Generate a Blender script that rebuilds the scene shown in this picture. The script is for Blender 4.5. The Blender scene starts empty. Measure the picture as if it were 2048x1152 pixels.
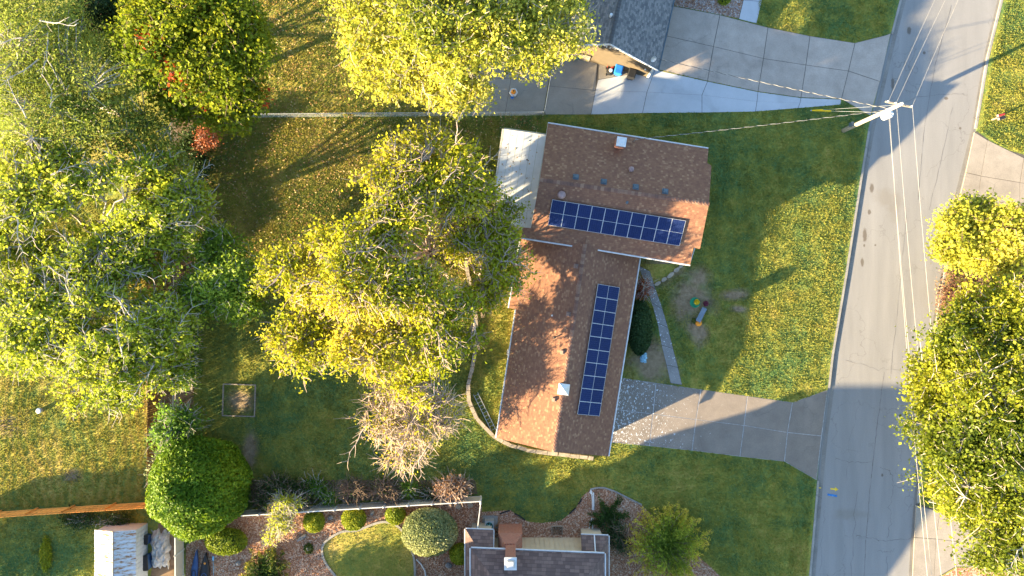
import bpy, math, random
import numpy as np
from mathutils import Vector, Matrix
R = math.radians
sc = bpy.context.scene
col = sc.collection
# ------------------------------------------------------------------ camera
CH, FPX = 60.0, 1456.0            # drone height (m), focal length in photo pixels (2048 wide)
cam = bpy.data.cameras.new('camera'); camo = bpy.data.objects.new('camera', cam); col.objects.link(camo)
camo.location = (0, 0, CH); cam.sensor_width = 36.0; cam.lens = FPX / 2048 * 36.0
cam.clip_start = 1; cam.clip_end = 2000; sc.camera = camo
# ------------------------------------------------------------------ sky + sun
ELEV, SHDIR = 14.0, 25.5          # sun elevation, direction shadows fall (deg above +x)
w = bpy.data.worlds.new('World'); sc.world = w; w.use_nodes = True
wn = w.node_tree.nodes; bg = wn['Background']
sky = wn.new('ShaderNodeTexSky'); sky.sky_type = 'NISHITA'; sky.sun_disc = False
sky.sun_elevation = R(ELEV)
sky.sun_rotation = math.atan2(-math.cos(R(SHDIR)), -math.sin(R(SHDIR)))
sky.dust_density = 0.6; sky.ozone_density = 2.0
w.node_tree.links.new(sky.outputs[0], bg.inputs[0]); bg.inputs[1].default_value = 0.10
sun = bpy.data.lights.new('sun', 'SUN'); sun.energy = 5.0; sun.angle = R(0.53); sun.color = (1.0, 0.78, 0.46)
suno = bpy.data.objects.new('sun', sun); col.objects.link(suno)
sd = Vector((math.cos(R(SHDIR)) * math.cos(R(ELEV)), math.sin(R(SHDIR)) * math.cos(R(ELEV)), -math.sin(R(ELEV))))
suno.rotation_euler = sd.to_track_quat('-Z', 'Y').to_euler(); suno.location = (-60, -30, 40)
sc.view_settings.view_transform = 'Standard'; sc.view_settings.look = 'None'
sc.view_settings.exposure = 2.78; sc.view_settings.gamma = 1.0
sc.cycles.max_bounces = 6; sc.cycles.transparent_max_bounces = 8

G = 0.12                          # lawn level above the street
def P(px, py, z=0.0):
    k = (CH - z) / FPX
    return Vector(((px - 1024) * k, (576 - py) * k, z))
def plane_of(a, b, c):
    n = (b - a).cross(c - a).normalized()
    if n.z < 0: n = -n
    return a, n
def PP(px, py, pl, off=0.0):
    o = Vector((0, 0, CH)); d = P(px, py, 0) - o
    t = (pl[0] + pl[1] * off - o).dot(pl[1]) / d.dot(pl[1])
    return o + d * t
# ------------------------------------------------------------------ node helpers
class NT:
    def __init__(s, name):
        s.m = bpy.data.materials.new(name); s.m.use_nodes = True
        s.nt = s.m.node_tree; s.n = s.nt.nodes; s.b = s.n['Principled BSDF']; s.out = s.n['Material Output']
        s.b.inputs['Specular IOR Level'].default_value = 0.25
    def link(s, a, b): s.nt.links.new(a, b)
    def put(s, sock, v):
        if hasattr(v, 'links') or isinstance(v, bpy.types.NodeSocket): s.link(v, sock)
        elif isinstance(v, (tuple, list)) and len(v) == 3 and sock.type == 'RGBA': sock.default_value = (*v, 1)
        else: sock.default_value = v
    def pos(s): return s.n.new('ShaderNodeNewGeometry').outputs['Position']
    def obj(s): return s.n.new('ShaderNodeTexCoord').outputs['Object']
    def uv(s): return s.n.new('ShaderNodeTexCoord').outputs['UV']
    def rnd(s): return s.n.new('ShaderNodeObjectInfo').outputs['Random']
    def attr(s, a): x = s.n.new('ShaderNodeAttribute'); x.attribute_name = a; return x.outputs['Fac']
    def noise(s, v, scale, det=3, rough=.55, dist=0):
        x = s.n.new('ShaderNodeTexNoise'); s.put(x.inputs['Vector'], v); x.inputs['Scale'].default_value = scale
        x.inputs['Detail'].default_value = det; x.inputs['Roughness'].default_value = rough; x.inputs['Distortion'].default_value = dist
        return x.outputs['Fac']
    def vor(s, v, scale, feat='F1', out='Distance'):
        x = s.n.new('ShaderNodeTexVoronoi'); x.feature = feat; s.put(x.inputs['Vector'], v); x.inputs['Scale'].default_value = scale
        return x.outputs[out]
    def white(s, v):
        x = s.n.new('ShaderNodeTexWhiteNoise'); x.noise_dimensions = '3D'; s.put(x.inputs['Vector'], v); return x.outputs['Value']
    def math(s, op, a, b=None, c=None):
        x = s.n.new('ShaderNodeMath'); x.operation = op; s.put(x.inputs[0], a)
        if b is not None: s.put(x.inputs[1], b)
        if c is not None: s.put(x.inputs[2], c)
        return x.outputs[0]
    def mapr(s, v, a, b, c=0., d=1.):
        x = s.n.new('ShaderNodeMapRange'); s.put(x.inputs[0], v)
        for i, q in enumerate((a, b, c, d)): x.inputs[i + 1].default_value = q
        return x.outputs[0]
    def sep(s, v): x = s.n.new('ShaderNodeSeparateXYZ'); s.put(x.inputs[0], v); return x.outputs
    def comb(s, a, b, c=0.):
        x = s.n.new('ShaderNodeCombineXYZ')
        for i, q in enumerate((a, b, c)): s.put(x.inputs[i], q)
        return x.outputs[0]
    def vscale(s, v, xyz):
        x = s.n.new('ShaderNodeVectorMath'); x.operation = 'MULTIPLY'; s.put(x.inputs[0], v); x.inputs[1].default_value = xyz; return x.outputs[0]
    def ramp(s, f, stops):
        x = s.n.new('ShaderNodeValToRGB'); e = x.color_ramp.elements
        while len(e) < len(stops): e.new(.5)
        for q, (p, c) in zip(e, stops): q.position = p; q.color = (*c, 1)
        s.put(x.inputs[0], f); return x.outputs[0]
    def mix(s, f, a, b, mode='MIX'):
        x = s.n.new('ShaderNodeMix'); x.data_type = 'RGBA'; x.blend_type = mode; x.clamp_factor = True
        s.put(x.inputs[0], f); s.put(x.inputs[6], a); s.put(x.inputs[7], b); return x.outputs[2]
    def bump(s, h, st=.5, d=.05):
        x = s.n.new('ShaderNodeBump'); x.inputs['Strength'].default_value = st; x.inputs['Distance'].default_value = d
        s.put(x.inputs['Height'], h); s.link(x.outputs[0], s.b.inputs['Normal']); return x.outputs[0]
    def done(s, c, rough=.85, metal=0.):
        s.put(s.b.inputs['Base Color'], c); s.put(s.b.inputs['Roughness'], rough); s.b.inputs['Metallic'].default_value = metal
        return s.m
def plain(name, c, rough=.7, metal=0., var=.18, scale=3.0, bump=.15):
    t = NT(name); p = t.pos()
    f = t.noise(p, scale, 4); lo = tuple(x * (1 - var) for x in c); hi = tuple(min(1, x * (1 + var)) for x in c)
    k = t.ramp(f, [(.3, lo), (.7, hi)])
    if bump: t.bump(t.noise(p, scale * 9, 3), bump, .02)
    return t.done(k, rough, metal)
# px ellipse mask in a material: list of (px, py, rx_px, ry_px, z)
def patches(t, p, lst, soft=.45, nz=.55, ns=.55):
    xyz = t.sep(p); nn = t.noise(p, ns, 4, .6); acc = None
    for (px, py, rx, ry) in lst:
        c = P(px, py, G); k = (CH - G) / FPX
        dx = t.math('MULTIPLY', t.math('SUBTRACT', xyz[0], c.x), 1 / (rx * k)); dy = t.math('MULTIPLY', t.math('SUBTRACT', xyz[1], c.y), 1 / (ry * k))
        d = t.math('SQRT', t.math('ADD', t.math('MULTIPLY', dx, dx), t.math('MULTIPLY', dy, dy)))
        d = t.math('ADD', d, t.math('MULTIPLY', t.math('SUBTRACT', nn, .5), nz * 4))
        f = t.mapr(d, 1 - soft, 1 + soft, 1, 0)
        acc = f if acc is None else t.math('MAXIMUM', acc, f)
    return acc
def grass_nodes(t, dry, bare, rows=None):
    p = t.pos()
    n1 = t.noise(p, .16, 4, .6); n2 = t.noise(p, .9, 4, .65); n3 = t.noise(p, 5.5, 3, .6)
    f = t.math('ADD', t.math('ADD', t.math('MULTIPLY', n1, .55), t.math('MULTIPLY', n2, .35)), t.math('MULTIPLY', n3, .32))
    f = t.math('ADD', f, dry)
    if rows:
        sx = t.math('ADD', t.sep(p)[0], t.math('MULTIPLY', t.noise(p, .12, 2), 6.0))
        f = t.math('ADD', f, t.math('MULTIPLY', t.math('SINE', t.math('MULTIPLY', sx, rows)), .05))
    c = t.ramp(f, [(.38, (.060, .140, .052)), (.52, (.118, .185, .056)), (.64, (.245, .25, .050)), (.80, (.42, .33, .09)), (.95, (.48, .36, .16))])
    if bare:
        c = t.mix(patches(t, p, bare), c, t.ramp(t.noise(p, 3, 4), [(.3, (.20, .145, .085)), (.7, (.31, .235, .15))]))
    return p, c, n3
def grass_ground(name, dry, bare=None, rows=None):
    t = NT(name); p, c, n3 = grass_nodes(t, dry, bare, rows)
    h = t.math('ADD', t.noise(p, 3.2, 3, .6), t.math('MULTIPLY', t.noise(p, 16, 3, .7), .6))
    if rows:
        sx = t.math('ADD', t.sep(p)[0], t.math('MULTIPLY', t.noise(p, .12, 2), 6.0))
        h = t.math('ADD', h, t.math('MULTIPLY', t.math('SINE', t.math('MULTIPLY', sx, rows)), .22))
    t.bump(h, .9, .22); t.b.inputs['Specular IOR Level'].default_value = .05
    return t.done(c, .95)
def blade_mat(name, dry, bare=None, rows=None):
    t = NT(name); p, c, _ = grass_nodes(t, dry, bare, rows)
    v = t.attr('tint'); c = t.mix(t.mapr(v, 0, 1, .0, .55), c, t.ramp(v, [(0, (.10, .19, .03)), (.5, (.31, .31, .03)), (1, (.60, .48, .13))]))
    t.put(t.b.inputs['Base Color'], c); t.b.inputs['Roughness'].default_value = .8; t.b.inputs['Specular IOR Level'].default_value = .1
    tr = t.n.new('ShaderNodeBsdfTranslucent'); t.put(tr.inputs[0], c)
    mx = t.n.new('ShaderNodeMixShader'); mx.inputs[0].default_value = .35
    t.link(t.b.outputs[0], mx.inputs[1]); t.link(tr.outputs[0], mx.inputs[2]); t.link(mx.outputs[0], t.out.inputs[0]); return t.m
def leaf_mat(name, stops, trans=.5):
    t = NT(name); c = t.ramp(t.attr('tint'), stops)
    t.put(t.b.inputs['Base Color'], c); t.b.inputs['Roughness'].default_value = .55; t.b.inputs['Specular IOR Level'].default_value = .2
    tr = t.n.new('ShaderNodeBsdfTranslucent'); t.put(tr.inputs[0], c)
    mx = t.n.new('ShaderNodeMixShader'); mx.inputs[0].default_value = trans
    t.link(t.b.outputs[0], mx.inputs[1]); t.link(tr.outputs[0], mx.inputs[2]); t.link(mx.outputs[0], t.out.inputs[0]); return t.m
def shingle(name, stops, tw=.21, th=.145, bump=.6, lines=.35, dark=(.05, .03, .025)):
    t = NT(name); u = t.sep(t.uv())
    row = t.math('FLOOR', t.math('DIVIDE', u[1], th)); fv = t.math('FRACT', t.math('DIVIDE', u[1], th))
    us = t.math('ADD', t.math('DIVIDE', u[0], tw), t.math('MULTIPLY', t.white(t.comb(row, 3.3, 1.1)), 7.0))
    cell = t.math('FLOOR', us); fu = t.math('FRACT', us)
    r = t.white(t.comb(cell, row, .5))
    r2 = t.math('ADD', t.math('MULTIPLY', r, .85), t.math('MULTIPLY', t.noise(t.pos(), .5, 4), .3))
    c = t.ramp(r2, stops)
    c = t.mix(t.mapr(t.noise(t.pos(), 40, 2), .3, .7, 0, .3), c, dark)
    edge = t.math('MAXIMUM', t.mapr(fv, 0, .22, 1, 0), t.math('MULTIPLY', t.mapr(fu, 0, .10, 1, 0), .6))
    c = t.mix(t.math('MULTIPLY', edge, lines), c, dark)
    h = t.math('ADD', t.math('MULTIPLY', t.math('SUBTRACT', 1., fv), .8), t.math('ADD', t.math('MULTIPLY', r, .35), t.math('MULTIPLY', t.noise(t.pos(), 60, 2), .3)))
    t.bump(h, bump, .018); return t.done(c, .9)
def concrete(name, c, crack=.0, fleck=None, mott=.22, seed=0):
    t = NT(name); p = t.pos(); n = t.math('ADD', t.math('MULTIPLY', t.noise(p, .8, 5, .65), .6), t.math('MULTIPLY', t.noise(p, 12, 3), .4))
    lo = tuple(x * (1 - mott) for x in c); hi = tuple(x * (1 + mott) for x in c)
    k = t.ramp(n, [(.32, lo), (.68, hi)])
    k = t.mix(t.math('MULTIPLY', t.rnd(), .22), k, tuple(x * .72 for x in c))
    k = t.mix(t.mapr(t.noise(p, .35, 3, .5, 1.0), .56, .72, 0, .35), k, tuple(x * .6 for x in c))
    if crack:
        wv = t.n.new('ShaderNodeVectorMath'); wv.operation = 'ADD'; t.put(wv.inputs[0], p)
        nz = t.n.new('ShaderNodeTexNoise'); nz.inputs['Scale'].default_value = .9; nz.inputs['Detail'].default_value = 4; t.link(p, nz.inputs['Vector'])
        sv = t.n.new('ShaderNodeVectorMath'); sv.operation = 'SCALE'; sv.inputs['Scale'].default_value = 1.6; t.link(nz.outputs['Color'], sv.inputs[0]); t.link(sv.outputs[0], wv.inputs[1])
        d = t.vor(wv.outputs[0], .19, 'DISTANCE_TO_EDGE')
        g = t.mapr(t.noise(p, .23, 2), .45, .6, 0, 1)
        k = t.mix(t.math('MULTIPLY', t.mapr(d, .0, .012, crack, 0), g), k, (.05, .045, .04))
    if fleck:
        xyz = t.sep(p); fx = P(fleck, 0, G).x
        dens = t.mapr(t.math('SUBTRACT', xyz[0], fx), 0, 11., .57, .74)
        q = t.noise(t.vscale(p, (1, .8, 1)), 7.0, 4, .62, 0.8)
        k = t.mix(t.mapr(t.math('SUBTRACT', q, dens), -.012, .012, 0, .9), k, (.62, .66, .68))
    t.bump(t.noise(p, 30, 3), .25, .015); return t.done(k, .88)
# ------------------------------------------------------------------ objects
ORG = {}
def org(o): return ORG.get(o.name, Vector((0, 0, 0))) if o else Vector((0, 0, 0))
def tag(o, label=None, cat=None, group=None, kind=None):
    if label: o['label'] = label
    if cat: o['category'] = cat
    if group: o['group'] = group
    if kind: o['kind'] = kind
    return o
def thing(name, loc, label, cat, group=None):
    o = bpy.data.objects.new(name, None); col.objects.link(o); o.location = loc; o.empty_display_size = .3
    ORG[o.name] = Vector(loc); return tag(o, label, cat, group)
class MB:
    def __init__(s): s.v = []; s.f = []
    def quadbox(s, b, t):                      # bottom loop, top loop (any n)
        n = len(b); k = len(s.v); s.v += [Vector(x) for x in b] + [Vector(x) for x in t]
        s.f.append(tuple(k + i for i in range(n - 1, -1, -1))); s.f.append(tuple(k + n + i for i in range(n)))
        for i in range(n): j = (i + 1) % n; s.f.append((k + i, k + j, k + n + j, k + n + i))
        return s
    def box(s, c, size, rz=0., M=None, taper=1.):
        x, y, z = [q / 2 for q in size]; c = Vector(c)
        m = M or Matrix.Rotation(rz, 3, 'Z')
        b = [m @ Vector(q) + c for q in ((-x, -y, -z), (x, -y, -z), (x, y, -z), (-x, y, -z))]
        t = [m @ Vector((q[0] * taper, q[1] * taper, q[2])) + c for q in ((-x, -y, z), (x, -y, z), (x, y, z), (-x, y, z))]
        return s.quadbox(b, t)
    def tube(s, pts, r, n=6, r1=None, cap=True):
        pts = [Vector(p) for p in pts]; r1 = r if r1 is None else r1; k = len(s.v); L = len(pts)
        up = None
        for i, p in enumerate(pts):
            d = (pts[min(i + 1, L - 1)] - pts[max(i - 1, 0)]).normalized()
            a = d.cross(Vector((0, 0, 1)) if abs(d.z) < .95 else Vector((1, 0, 0))).normalized()
            if up is not None and a.dot(up) < 0: a = -a
            up = a; b = d.cross(a); q = r + (r1 - r) * i / max(1, L - 1)
            for j in range(n):
                an = 2 * math.pi * j / n; s.v.append(p + (a * math.cos(an) + b * math.sin(an)) * q)
        for i in range(L - 1):
            for j in range(n):
                s.f.append((k + i * n + j, k + i * n + (j + 1) % n, k + (i + 1) * n + (j + 1) % n, k + (i + 1) * n + j))
        if cap: s.f.append(tuple(k + j for j in range(n - 1, -1, -1))); s.f.append(tuple(k + (L - 1) * n + j for j in range(n)))
        return s
    def lathe(s, c, prof, n=16, fx=None):      # prof: (r, z)
        c = Vector(c); k = len(s.v); L = len(prof)
        for (r, z) in prof:
            for j in range(n):
                a = 2 * math.pi * j / n; q = r * (fx(a) if fx else 1); s.v.append(c + Vector((q * math.cos(a), q * math.sin(a), z)))
        for i in range(L - 1):
            for j in range(n): s.f.append((k + i * n + j, k + i * n + (j + 1) % n, k + (i + 1) * n + (j + 1) % n, k + (i + 1) * n + j))
        s.f.append(tuple(k + j for j in range(n - 1, -1, -1))); s.f.append(tuple(k + (L - 1) * n + j for j in range(n))); return s
    def face(s, pts): k = len(s.v); s.v += [Vector(p) for p in pts]; s.f.append(tuple(range(k, k + len(pts)))); return s
    def mesh(s, name, m, o=Vector((0, 0, 0)), smooth=False):
        me = bpy.data.meshes.new(name); me.from_pydata([tuple(x - o) for x in s.v], [], s.f); me.update()
        if m: me.materials.append(m)
        if smooth: me.polygons.foreach_set('use_smooth', [True] * len(me.polygons))
        return me
    def build(s, name, m, parent=None, smooth=False, kind=None, loc=None):
        o_ = org(parent) if parent else Vector(loc or (0, 0, 0))
        ob = bpy.data.objects.new(name, s.mesh(name, m, o_, smooth)); col.objects.link(ob)
        if parent: ob.parent = parent; ORG[ob.name] = o_
        else: ob.location = o_; ORG[ob.name] = o_
        if kind: ob['kind'] = kind
        return ob
def inst(name, me, parent, M):
    ob = bpy.data.objects.new(name, me); col.objects.link(ob)
    if parent: ob.parent = parent; M = Matrix.Translation(-org(parent)) @ M
    ob.matrix_local = M; return ob
def ccw(pts):
    a = sum(pts[i].x * pts[(i + 1) % len(pts)].y - pts[(i + 1) % len(pts)].x * pts[i].y for i in range(len(pts)))
    return pts if a > 0 else pts[::-1]
def slab(name, px, zt, th, m, parent=None, kind=None, shrink=0.):
    pts = ccw([P(a, b, zt) for a, b in px])
    if shrink:
        c = sum(pts, Vector()) / len(pts); pts = [p + (c - p).normalized() * shrink for p in pts]
    return MB().quadbox([p - Vector((0, 0, th)) for p in pts], pts).build(name, m, parent, kind=kind)
def slab_grid(parent, rows, zt, th, m, shrink=.035, name='concrete_slab'):
    for r in range(len(rows) - 1):
        for c in range(len(rows[r]) - 1):
            slab(name, [rows[r][c], rows[r][c + 1], rows[r + 1][c + 1], rows[r + 1][c]], zt, th, m, parent, shrink=shrink)
def roof_plane(name, pts, m, parent, th=.14, ax=None):
    n = Vector((0, 0, 0)); c = sum(pts, Vector()) / len(pts)
    for i in range(len(pts)): n += (pts[i] - c).cross(pts[(i + 1) % len(pts)] - c)
    n.normalize()
    if n.z < 0: n = -n; pts = pts[::-1]
    u = Vector((0, 0, 1)).cross(n).normalized(); v = n.cross(u)
    ob = MB().quadbox([p - Vector((0, 0, th)) for p in pts], pts).build(name, m, parent)
    me = ob.data; uvl = me.uv_layers.new(name='UVMap'); o = org(parent)
    for l in me.loops:
        q = me.vertices[l.vertex_index].co + o; uvl.data[l.index].uv = (q.dot(u) + 100, q.dot(v) + 100)
    return ob
def np_mesh(name, V, nv, m, parent=None, tint=None, o=None, kind=None):
    F = len(V) // nv; o = o if o is not None else org(parent)
    V = V - np.array(o); me = bpy.data.meshes.new(name)
    me.vertices.add(len(V)); me.vertices.foreach_set('co', V.astype(np.float32).ravel())
    me.loops.add(len(V)); me.loops.foreach_set('vertex_index', np.arange(len(V), dtype=np.int32))
    me.polygons.add(F); me.polygons.foreach_set('loop_start', np.arange(0, len(V), nv, dtype=np.int32))
    me.polygons.foreach_set('loop_total', np.full(F, nv, dtype=np.int32)); me.update(calc_edges=True)
    if tint is not None:
        a = me.attributes.new('tint', 'FLOAT', 'FACE'); a.data.foreach_set('value', tint.astype(np.float32))
    me.materials.append(m); ob = bpy.data.objects.new(name, me); col.objects.link(ob)
    if parent: ob.parent = parent
    else: ob.location = o
    if kind: ob['kind'] = kind
    return ob
def unit(a): return a / (np.linalg.norm(a, axis=1, keepdims=True) + 1e-9)
def snoise(p, rng, f, k=5):
    s = np.zeros(len(p))
    for i in range(k):
        d = rng.normal(size=3); d /= np.linalg.norm(d); s += np.sin(p @ d * f * rng.uniform(.7, 1.6) + rng.uniform(0, 6.28))
    return s / k
def leaves(name, C, nper, spread, leaf, m, parent, rng, ctint, up=.6, out=None, jit=.16, ow=.9):
    N = len(C) * nper; c = np.repeat(C, nper, 0) + rng.normal(size=(N, 3)) * np.array(spread)
    n = rng.normal(size=(N, 3)) + np.array([0, 0, up])
    if out is not None: n += np.repeat(out, nper, 0) * ow
    n = unit(n); a = unit(np.cross(n, rng.normal(size=(N, 3)))); b = np.cross(n, a)
    k = .5 + 1.25 * rng.random((N, 1)) ** 1.6; l = leaf[0] * k / 2; w_ = leaf[1] * k / 2
    V = np.stack([c - a * l, c + b * w_ - n * l * .25, c + a * l, c - b * w_ - n * l * .25], 1).reshape(-1, 3)
    t = np.clip(np.repeat(ctint, nper) + rng.normal(size=N) * jit, 0, 1)
    V[:, 2] = np.maximum(V[:, 2], G + .01)
    return np_mesh(name, V, 4, m, parent, t)
def lobe_points(rng, lobes, n, gap=.0, gf=.9, shell=.5, tun=0.):
    w_ = np.array([(l[3] * l[4] * l[5]) ** .66 for l in lobes]); idx = rng.choice(len(lobes), int(n * 3), p=w_ / w_.sum())
    C = np.array([P(*l[:3]) for l in lobes])[idx]; Rr = np.array([l[3:6] for l in lobes])[idx]
    d = unit(rng.normal(size=(len(idx), 3))); r = (shell + (1 - shell) * rng.random((len(idx), 1))) * (1 + .30 * snoise(d * 3 + idx[:, None] * 2.7, rng, 1.9)[:, None] + .16 * snoise(d * 6 + idx[:, None], rng, 2.2)[:, None])
    fing = rng.random((len(idx), 1)) < .10; r = np.where(fing, r * rng.uniform(1.02, 1.28, r.shape), r)
    p = C + d * r * Rr; sv_ = np.array(sd); q = p - tun * (p @ sv_)[:, None] * sv_; keep = snoise(q, rng, gf) > gap - .62
    p, d, idx = p[keep], d[keep], idx[keep]
    return p[:n], d[:n], idx[:n]
def tree(name, label, cat, group, base, lobes, nc, nper, leaf, lm, bm, tr=.25, seed=1, spread=(.42, .42, .26), twigs=2, gap=0., gf=.9, tint=(.2, .8), tgrad=True, up=.3, fork=.45, shell=.5, limbs=3, lbr=.05, twl=(.5, 1.1), branch=.8, hang=0., accents=None, bprob=1., flat_=.62, tilt=.13, tun=0., sprays=0):
    rng = np.random.default_rng(seed); b = P(base[0], base[1], G); o = thing(name, b, label, cat, group)
    if flat_ and len(lobes) > 3:
        g0_ = [P(*l[:3]) for l in lobes]; mx_ = sum(g.x for g in g0_) / len(g0_); my_ = sum(g.y for g in g0_) / len(g0_)
        lobes = [(l[0], l[1], l[2] + tilt * ((g.x - mx_) * .9 + (g.y - my_) * .43), l[3], l[4], l[5] * flat_) for l, g in zip(lobes, g0_)]
    C, D, idx = lobe_points(rng, lobes, nc, gap, gf, shell, tun)
    zs = [l[2] for l in lobes]; fk = Vector((b.x, b.y, G)) + Vector((rng.normal() * .3, rng.normal() * .3, min(zs) * fork))
    mb = MB(); mb.tube([b - Vector((0, 0, .1)), b + (fk - b) * .08, b + (fk - b) * .5 + Vector((rng.normal() * .08, rng.normal() * .08, 0)), fk], tr * 1.25, 9, tr * .8)
    S = []
    for li, l in enumerate(lobes):
        lc = P(*l[:3])
        for q in range(limbs):
            T = lc + Vector((rng.normal() * l[3] * .38, rng.normal() * l[4] * .38, rng.normal() * l[5] * .25))
            st_ = fk if q == 0 else main_[rng.integers(3, 6)]
            c1 = st_ + Vector(((T.x - st_.x) * .3, (T.y - st_.y) * .3, (T.z - st_.z) * .65)); pts = []
            for i in range(9):
                t = i / 8; pt = st_ * (1 - t) ** 2 + c1 * 2 * t * (1 - t) + T * t * t
                if 0 < i: pt = pt + Vector(rng.normal(size=3) * .13)
                pts.append(pt)
            if q == 0: main_ = pts
            mb.tube(pts, tr * (.42 if q == 0 else .22), 6, lbr, cap=False); S += pts[3:]
    mb.build('trunk', bm, o, smooth=True)
    S = np.array([tuple(x) for x in S]); br = MB()
    for i in range(len(C)):
        if rng.random() < branch:
            j = np.argmin(((S - C[i]) ** 2).sum(1)); a = Vector(S[j]); e = Vector(C[i]); L = (e - a).length
            if L < 5:
                m_ = (a + e) / 2 + Vector(rng.normal(size=3) * L * .1) + Vector((0, 0, .08 * L)); br.tube([a, m_, e], lbr * .75, 4, .018, cap=False)
        for q in range(twigs):
            d = Vector(D[i] * .8 + rng.normal(size=3) * .7 + np.array([0, 0, .2 - hang])).normalized(); L = rng.uniform(*twl); e = Vector(C[i])
            s1 = e + d * L * .5 + Vector(rng.normal(size=3) * .07); s2 = e + d * L + Vector(rng.normal(size=3) * .14); br.tube([e, s1, s2], .027, 3, .010, cap=False)
    top = np.where(D[:, 2] > .25)[0]
    for q in range(sprays if len(top) else 0):
        c = Vector(C[rng.choice(top)]) + Vector((0, 0, .15)); a = rng.uniform(0, 6.283); d = Vector((math.cos(a), math.sin(a), rng.uniform(-.05, .18))); L = rng.uniform(1.3, 3.0); pts = [c]
        for i in range(5): pts.append(pts[-1] + d * L / 5 + Vector(rng.normal(size=3) * .09))
        br.tube(pts, .055, 5, .014, cap=False)
        for i in range(1, 6):
            for sg in (-1, 1):
                if rng.random() < .75:
                    e = pts[i]; dd = (d + Vector((-d.y, d.x, 0)) * sg * rng.uniform(.5, 1.1) + Vector((0, 0, rng.normal() * .2))).normalized() * rng.uniform(.4, 1.0); br.tube([e, e + dd * .5 + Vector(rng.normal(size=3) * .05), e + dd], .024, 3, .009, cap=False)
    if br.v: br.build('branches', bm, o, kind='stuff')
    if nper:
        keep = rng.random(len(C)) < bprob if bprob < 1 else np.ones(len(C), bool)
        ct = tint[0] + (tint[1] - tint[0]) * np.clip(.5 + .55 * snoise(C, rng, .55) + rng.normal(size=len(C)) * .14, 0, 1)
        if accents is not None:
            for (px, py, z, r) in accents:
                c = np.array(P(px, py, z)); ct[((C - c)[:, :2] ** 2).sum(1) < r * r] = 1.0
        leaves('crown', C[keep], int(nper * 1.36), spread, (leaf[0] * .78, leaf[1] * .78), lm, o, rng, ct[keep], up, D[keep], jit=.10, ow=.5)
    return o
def shrub(name, label, cat, group, px, py, rx, ry, h, n, leaf, lm, bm, seed, lump=.12, lumpf=4., tint=(.25, .75), core=None, shell=.82, z0=None, topf=1.0, spiky=0.):
    """clipped or natural shrub: a lumpy dome of small leaves on a stem; rx, ry in m, px/py at mid height"""
    rng = np.random.default_rng(seed); zc = h * .5 if z0 is None else z0; c = np.array(P(px, py, zc)); b = Vector((c[0], c[1], G)); o = thing(name, b, label, cat, group)
    d = unit(rng.normal(size=(n, 3))); rz = h - zc
    lmp = 1 + lump * snoise(d * np.array([rx, ry, rz]), rng, lumpf, 7)
    r = (shell + (1 - shell) * rng.random(n) ** .6) * lmp
    if spiky: r *= 1 + spiky * rng.random(n) ** 3
    C = c + d * r[:, None] * np.array([rx, ry, rz]); ok = C[:, 2] > G + .02; C, d, lmp = C[ok], d[ok], lmp[ok]
    ct = tint[0] + (tint[1] - tint[0]) * np.clip(.5 + .5 * snoise(C, rng, 1.3), 0, 1)
    leaves('crown', C, 1, (.03, .03, .03), leaf, lm, o, rng, ct, .25, d * 1.2, .14)
    mb = MB(); mb.tube([b - Vector((0, 0, .05)), b + Vector((.03, .02, h * .45))], .05 + .02 * rx, 6, .03)
    for i in range(7):
        q = Vector(unit(rng.normal(size=(1, 3)))[0]); q.z = abs(q.z); mb.tube([b + Vector((0, 0, h * .2)), b + Vector((q.x * rx * .7, q.y * ry * .7, h * .35 + q.z * h * .4))], .03, 4, .012, cap=False)
    mb.build('trunk', bm, o)
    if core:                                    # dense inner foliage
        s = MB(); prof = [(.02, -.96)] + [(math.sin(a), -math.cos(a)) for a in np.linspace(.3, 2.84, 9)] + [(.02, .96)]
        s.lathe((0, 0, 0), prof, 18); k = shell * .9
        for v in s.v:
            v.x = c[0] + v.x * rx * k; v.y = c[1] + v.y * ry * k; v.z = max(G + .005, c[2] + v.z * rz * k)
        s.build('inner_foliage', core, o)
    return o
# ------------------------------------------------------------------ materials
LAWN_BARE = [(1385, 598, 38, 44), (1396, 560, 22, 26), (1470, 590, 26, 10), (1480, 618, 18, 7), (1395, 660, 20, 26), (1300, 725, 48, 42), (1325, 540, 36, 26), (480, 800, 24, 22), (455, 430, 50, 85), (500, 900, 14, 40)]
M = {}
M['lawn'] = grass_ground('lawn_grass', -.015, LAWN_BARE); M['blade'] = blade_mat('grass_blades', -.015, LAWN_BARE)
M['lawn_n'] = grass_ground('dry_lawn', .06); M['blade_n'] = blade_mat('dry_grass_blades', .06)
M['lawn_w'] = grass_ground('mown_lawn', .07, [(145, 950, 18, 12), (20, 850, 22, 20)], 7.5); M['blade_w'] = blade_mat('mown_grass_blades', .07, None, 7.5)
M['lawn_c'] = grass_ground('parched_lawn', .08); M['blade_c'] = blade_mat('parched_blades', .08)
M['earth'] = plain('bare_earth', (.15, .10, .06), .95, 0, .45, 1.6, .6)
M['road'] = None
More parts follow.
